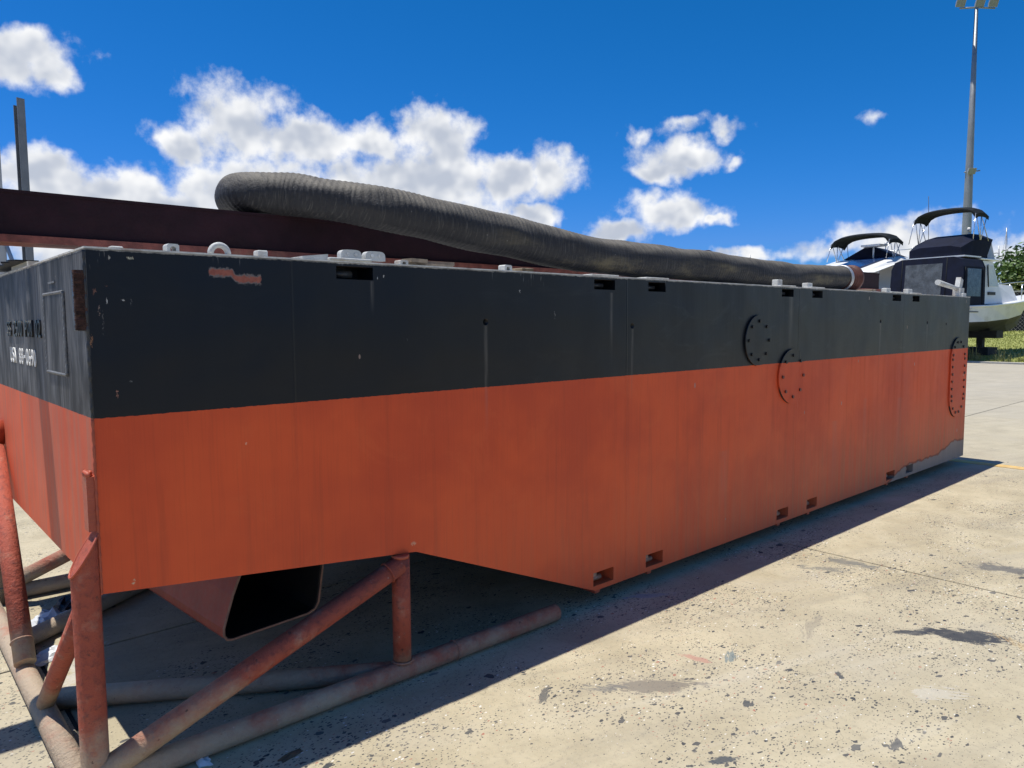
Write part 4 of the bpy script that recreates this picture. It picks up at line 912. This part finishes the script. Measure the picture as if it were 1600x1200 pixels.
# ------------------------------------------------------------------ masts of moored yachts beyond the trees
M_mast = simple('alloy_mast', (.34, .35, .36), .4, .5)
def yacht(p, top, label, lean=0.):
    t_ = thing('sailing_yacht', (p.x, p.y, 0), label, 'yacht')
    MB().tube([(p.x, p.y, 2.2), (p.x+lean, p.y, top)], [.11, .08], 8).build('mast', M_mast, t_)
    MB().tube([(p.x-.9, p.y+.5, top*.7), (p.x+.9, p.y-.5, top*.7)], .05, 6).build('spreader', M_mast, t_)
    for dx_, dy_ in ((-4.2, -1), (4, 1), (-.8, 1.2), (.8, -1.2)): MB().tube([(p.x+lean, p.y, top*.98), (p.x+dx_, p.y+dy_, 2.1)], .022, 4).build('stay', M_mast, t_)
    st = [(-4.6, 1.0, 1.9), (-2, 1.5, 1.85), (1, 1.5, 1.9), (3.4, .9, 2.05), (5, .05, 2.2)]
    MB().loft([[(p.x+x, p.y-h, z), (p.x+x, p.y, .25+.25*abs(x)/5), (p.x+x, p.y+h, z), (p.x+x, p.y, z+.08)] for x, h, z in st], smooth=False).build('hull', M_gelw, t_)
    MB().loft([[(p.x-1.5, p.y-.9, 1.93), (p.x-1.5, p.y+.9, 1.93), (p.x-1.5, p.y+.7, 2.4), (p.x-1.5, p.y-.7, 2.4)], [(p.x+2, p.y-.7, 1.96), (p.x+2, p.y+.7, 1.96), (p.x+1.7, p.y+.5, 2.3), (p.x+1.7, p.y-.5, 2.3)]], smooth=False).build('cabin', M_gelw, t_)
    MB().box((p.x-1.2, p.y-.1, 0.), (p.x+1.2, p.y+.1, .3)).build('keel', M_block, t_)
for (px, py, d, lb) in ((1573, 356, 112, 'yacht with the tallest bare mast rising behind the trees'), (1589, 384, 118, 'yacht with a thick short mast and stays behind the trees'), (1561, 384, 125, 'yacht with a thin mast beside the bow of the boat'), (1426, 386, 95, 'yacht with a bare mast showing between the two motor boats'), (1172, 398, 100, 'distant yacht whose mast tip shows over the hose')):
    p_ = atd(px, py, d); yacht(p_, p_.z, lb)

# ------------------------------------------------------------------ left: steel columns behind the barge
M_steelg = simple('grey_steel_section', (.20, .215, .23), .5, .3, var=.15, scale=2)
M_steelp = simple('pale_steel_section', (.42, .44, .46), .5, .2, var=.1, scale=2)
def hcol(nm, x, y, top, wd, label, mat, brace=False):
    t_ = thing(nm, (x, y, 0), label, 'column', None, R_(18))
    B_ = lambda mb, n_, mt: mb.build(n_, mt, t_, local=True)
    B_(MB().box((-wd/2, -wd/2, .021), (wd/2, -wd/2+.02, top)), 'flange', mat); B_(MB().box((-wd/2, wd/2-.02, .021), (wd/2, wd/2, top-.18)), 'flange', mat)
    B_(MB().box((-.01, -wd/2+.0205, .021), (.01, wd/2-.0205, top-.1)), 'web', mat); B_(MB().box((-.25, -.25, .0), (.25, .25, .02)), 'base_plate', mat)
    if brace: B_(MB().tube([(.95, -.8, .05), (.1, -.1, 4.0)], .05, 8), 'raking_strut', mat)
    return t_
c1 = atd(30, 155, 20); hcol('steel_column', c1.x-.02, c1.y-.05, c1.z, .20, 'tall dark grey steel column behind the bow of the barge', M_steelg)
c2 = atd(-4, 400, 19); col2 = hcol('steel_column', c2.x, c2.y, 7.2, .30, 'pale grey steel column with a raking strut and orange beacon', M_steelp, True)
M_or = simple('orange_plastic', (.7, .25, .05), .4)
MB().tube([(0, 0, 7.2), (0, 0, 7.42)], [.09, .07], 12).build('beacon', M_or, col2, local=True)

# ------------------------------------------------------------------ weeds and grass tufts along the kerb
M_weed = leaf_mat('weed_green', (.07, .10, .03), (.20, .20, .08))
rg = random.Random(3)
def tuft(x, y, h, n, label, grp_='weeds along the yard edge'):
    vs_, fs = [], []; z0 = gz(x, y)-.02
    for k in range(n):
        a = rg.uniform(0, 6.28); l_ = h*rg.uniform(.4, 1); le = rg.uniform(.1, .5)*l_; bx, by = rg.uniform(-.12, .12), rg.uniform(-.12, .12); w_ = .012
        d = Vector((math.cos(a), math.sin(a), 0)); s_ = Vector((-d.y, d.x, 0))*w_; b0 = Vector((bx, by, 0)); i = len(vs_)
        vs_ += [b0-s_, b0+s_, b0+d*le*.4+Vector((0, 0, l_*.6))+s_*.8, b0+d*le*.4+Vector((0, 0, l_*.6))-s_*.8, b0+d*le+Vector((0, 0, l_))]; fs += [(i, i+1, i+2, i+3), (i+3, i+2, i+4)]
        if rg.random() < .5:
            for q in range(3):
                zc = l_*rg.uniform(.3, .9); c = b0+d*le*.5*zc/l_+Vector((0, 0, zc)); e_ = Vector((rg.uniform(-1, 1), rg.uniform(-1, 1), .4)).normalized()*.07; j = len(vs_)
                vs_ += [c, c+e_*.5+s_*1.5, c+e_, c+e_*.5-s_*1.5]; fs.append((j, j+1, j+2, j+3))
    me = bpy.data.meshes.new('weed'); me.from_pydata(vs_, [], fs); o = link('weed', me, M_weed); o.location = (x, y, z0)
    return tag(o, label, 'weed', grp_)
for k in range(26):
    y = 3.0+k*.28+rg.uniform(-.1, .1); x = XE+.45+rg.uniform(0, 1.3)
    hh = rg.choice((.25, .35, .45, .8)); tuft(x, y, hh, 14, 'tall thin weed standing above the tufts at the edge of the concrete yard' if hh > .6 else 'low ragged weed tuft growing along the edge of the concrete yard')
b_ = []; f_ = []
for k in range(26000):
    x = XE+.5+26*rg.random()**1.6; y = rg.uniform(2, 15) if rg.random() < .7 else rg.uniform(-10, 30); z0 = gz(x, y); h = rg.uniform(.04, .13); a = rg.uniform(0, 6.28); w_ = .02
    i = len(b_); b_ += [(x-w_*math.sin(a), y+w_*math.cos(a), z0-.01), (x+w_*math.sin(a), y-w_*math.cos(a), z0-.01), (x+h*.4*math.cos(a), y+h*.4*math.sin(a), z0+h)]; f_.append((i, i+1, i+2))
me = bpy.data.meshes.new('grass_blades'); me.from_pydata(b_, [], f_); o = link('grass_blades', me, M_grass); tag(o, 'short dry green grass on the strip beyond the kerb', 'grass', kind='stuff')

for o in scene.objects:
    if o.type == 'MESH': o.shadow_terminator_geometry_offset = 0
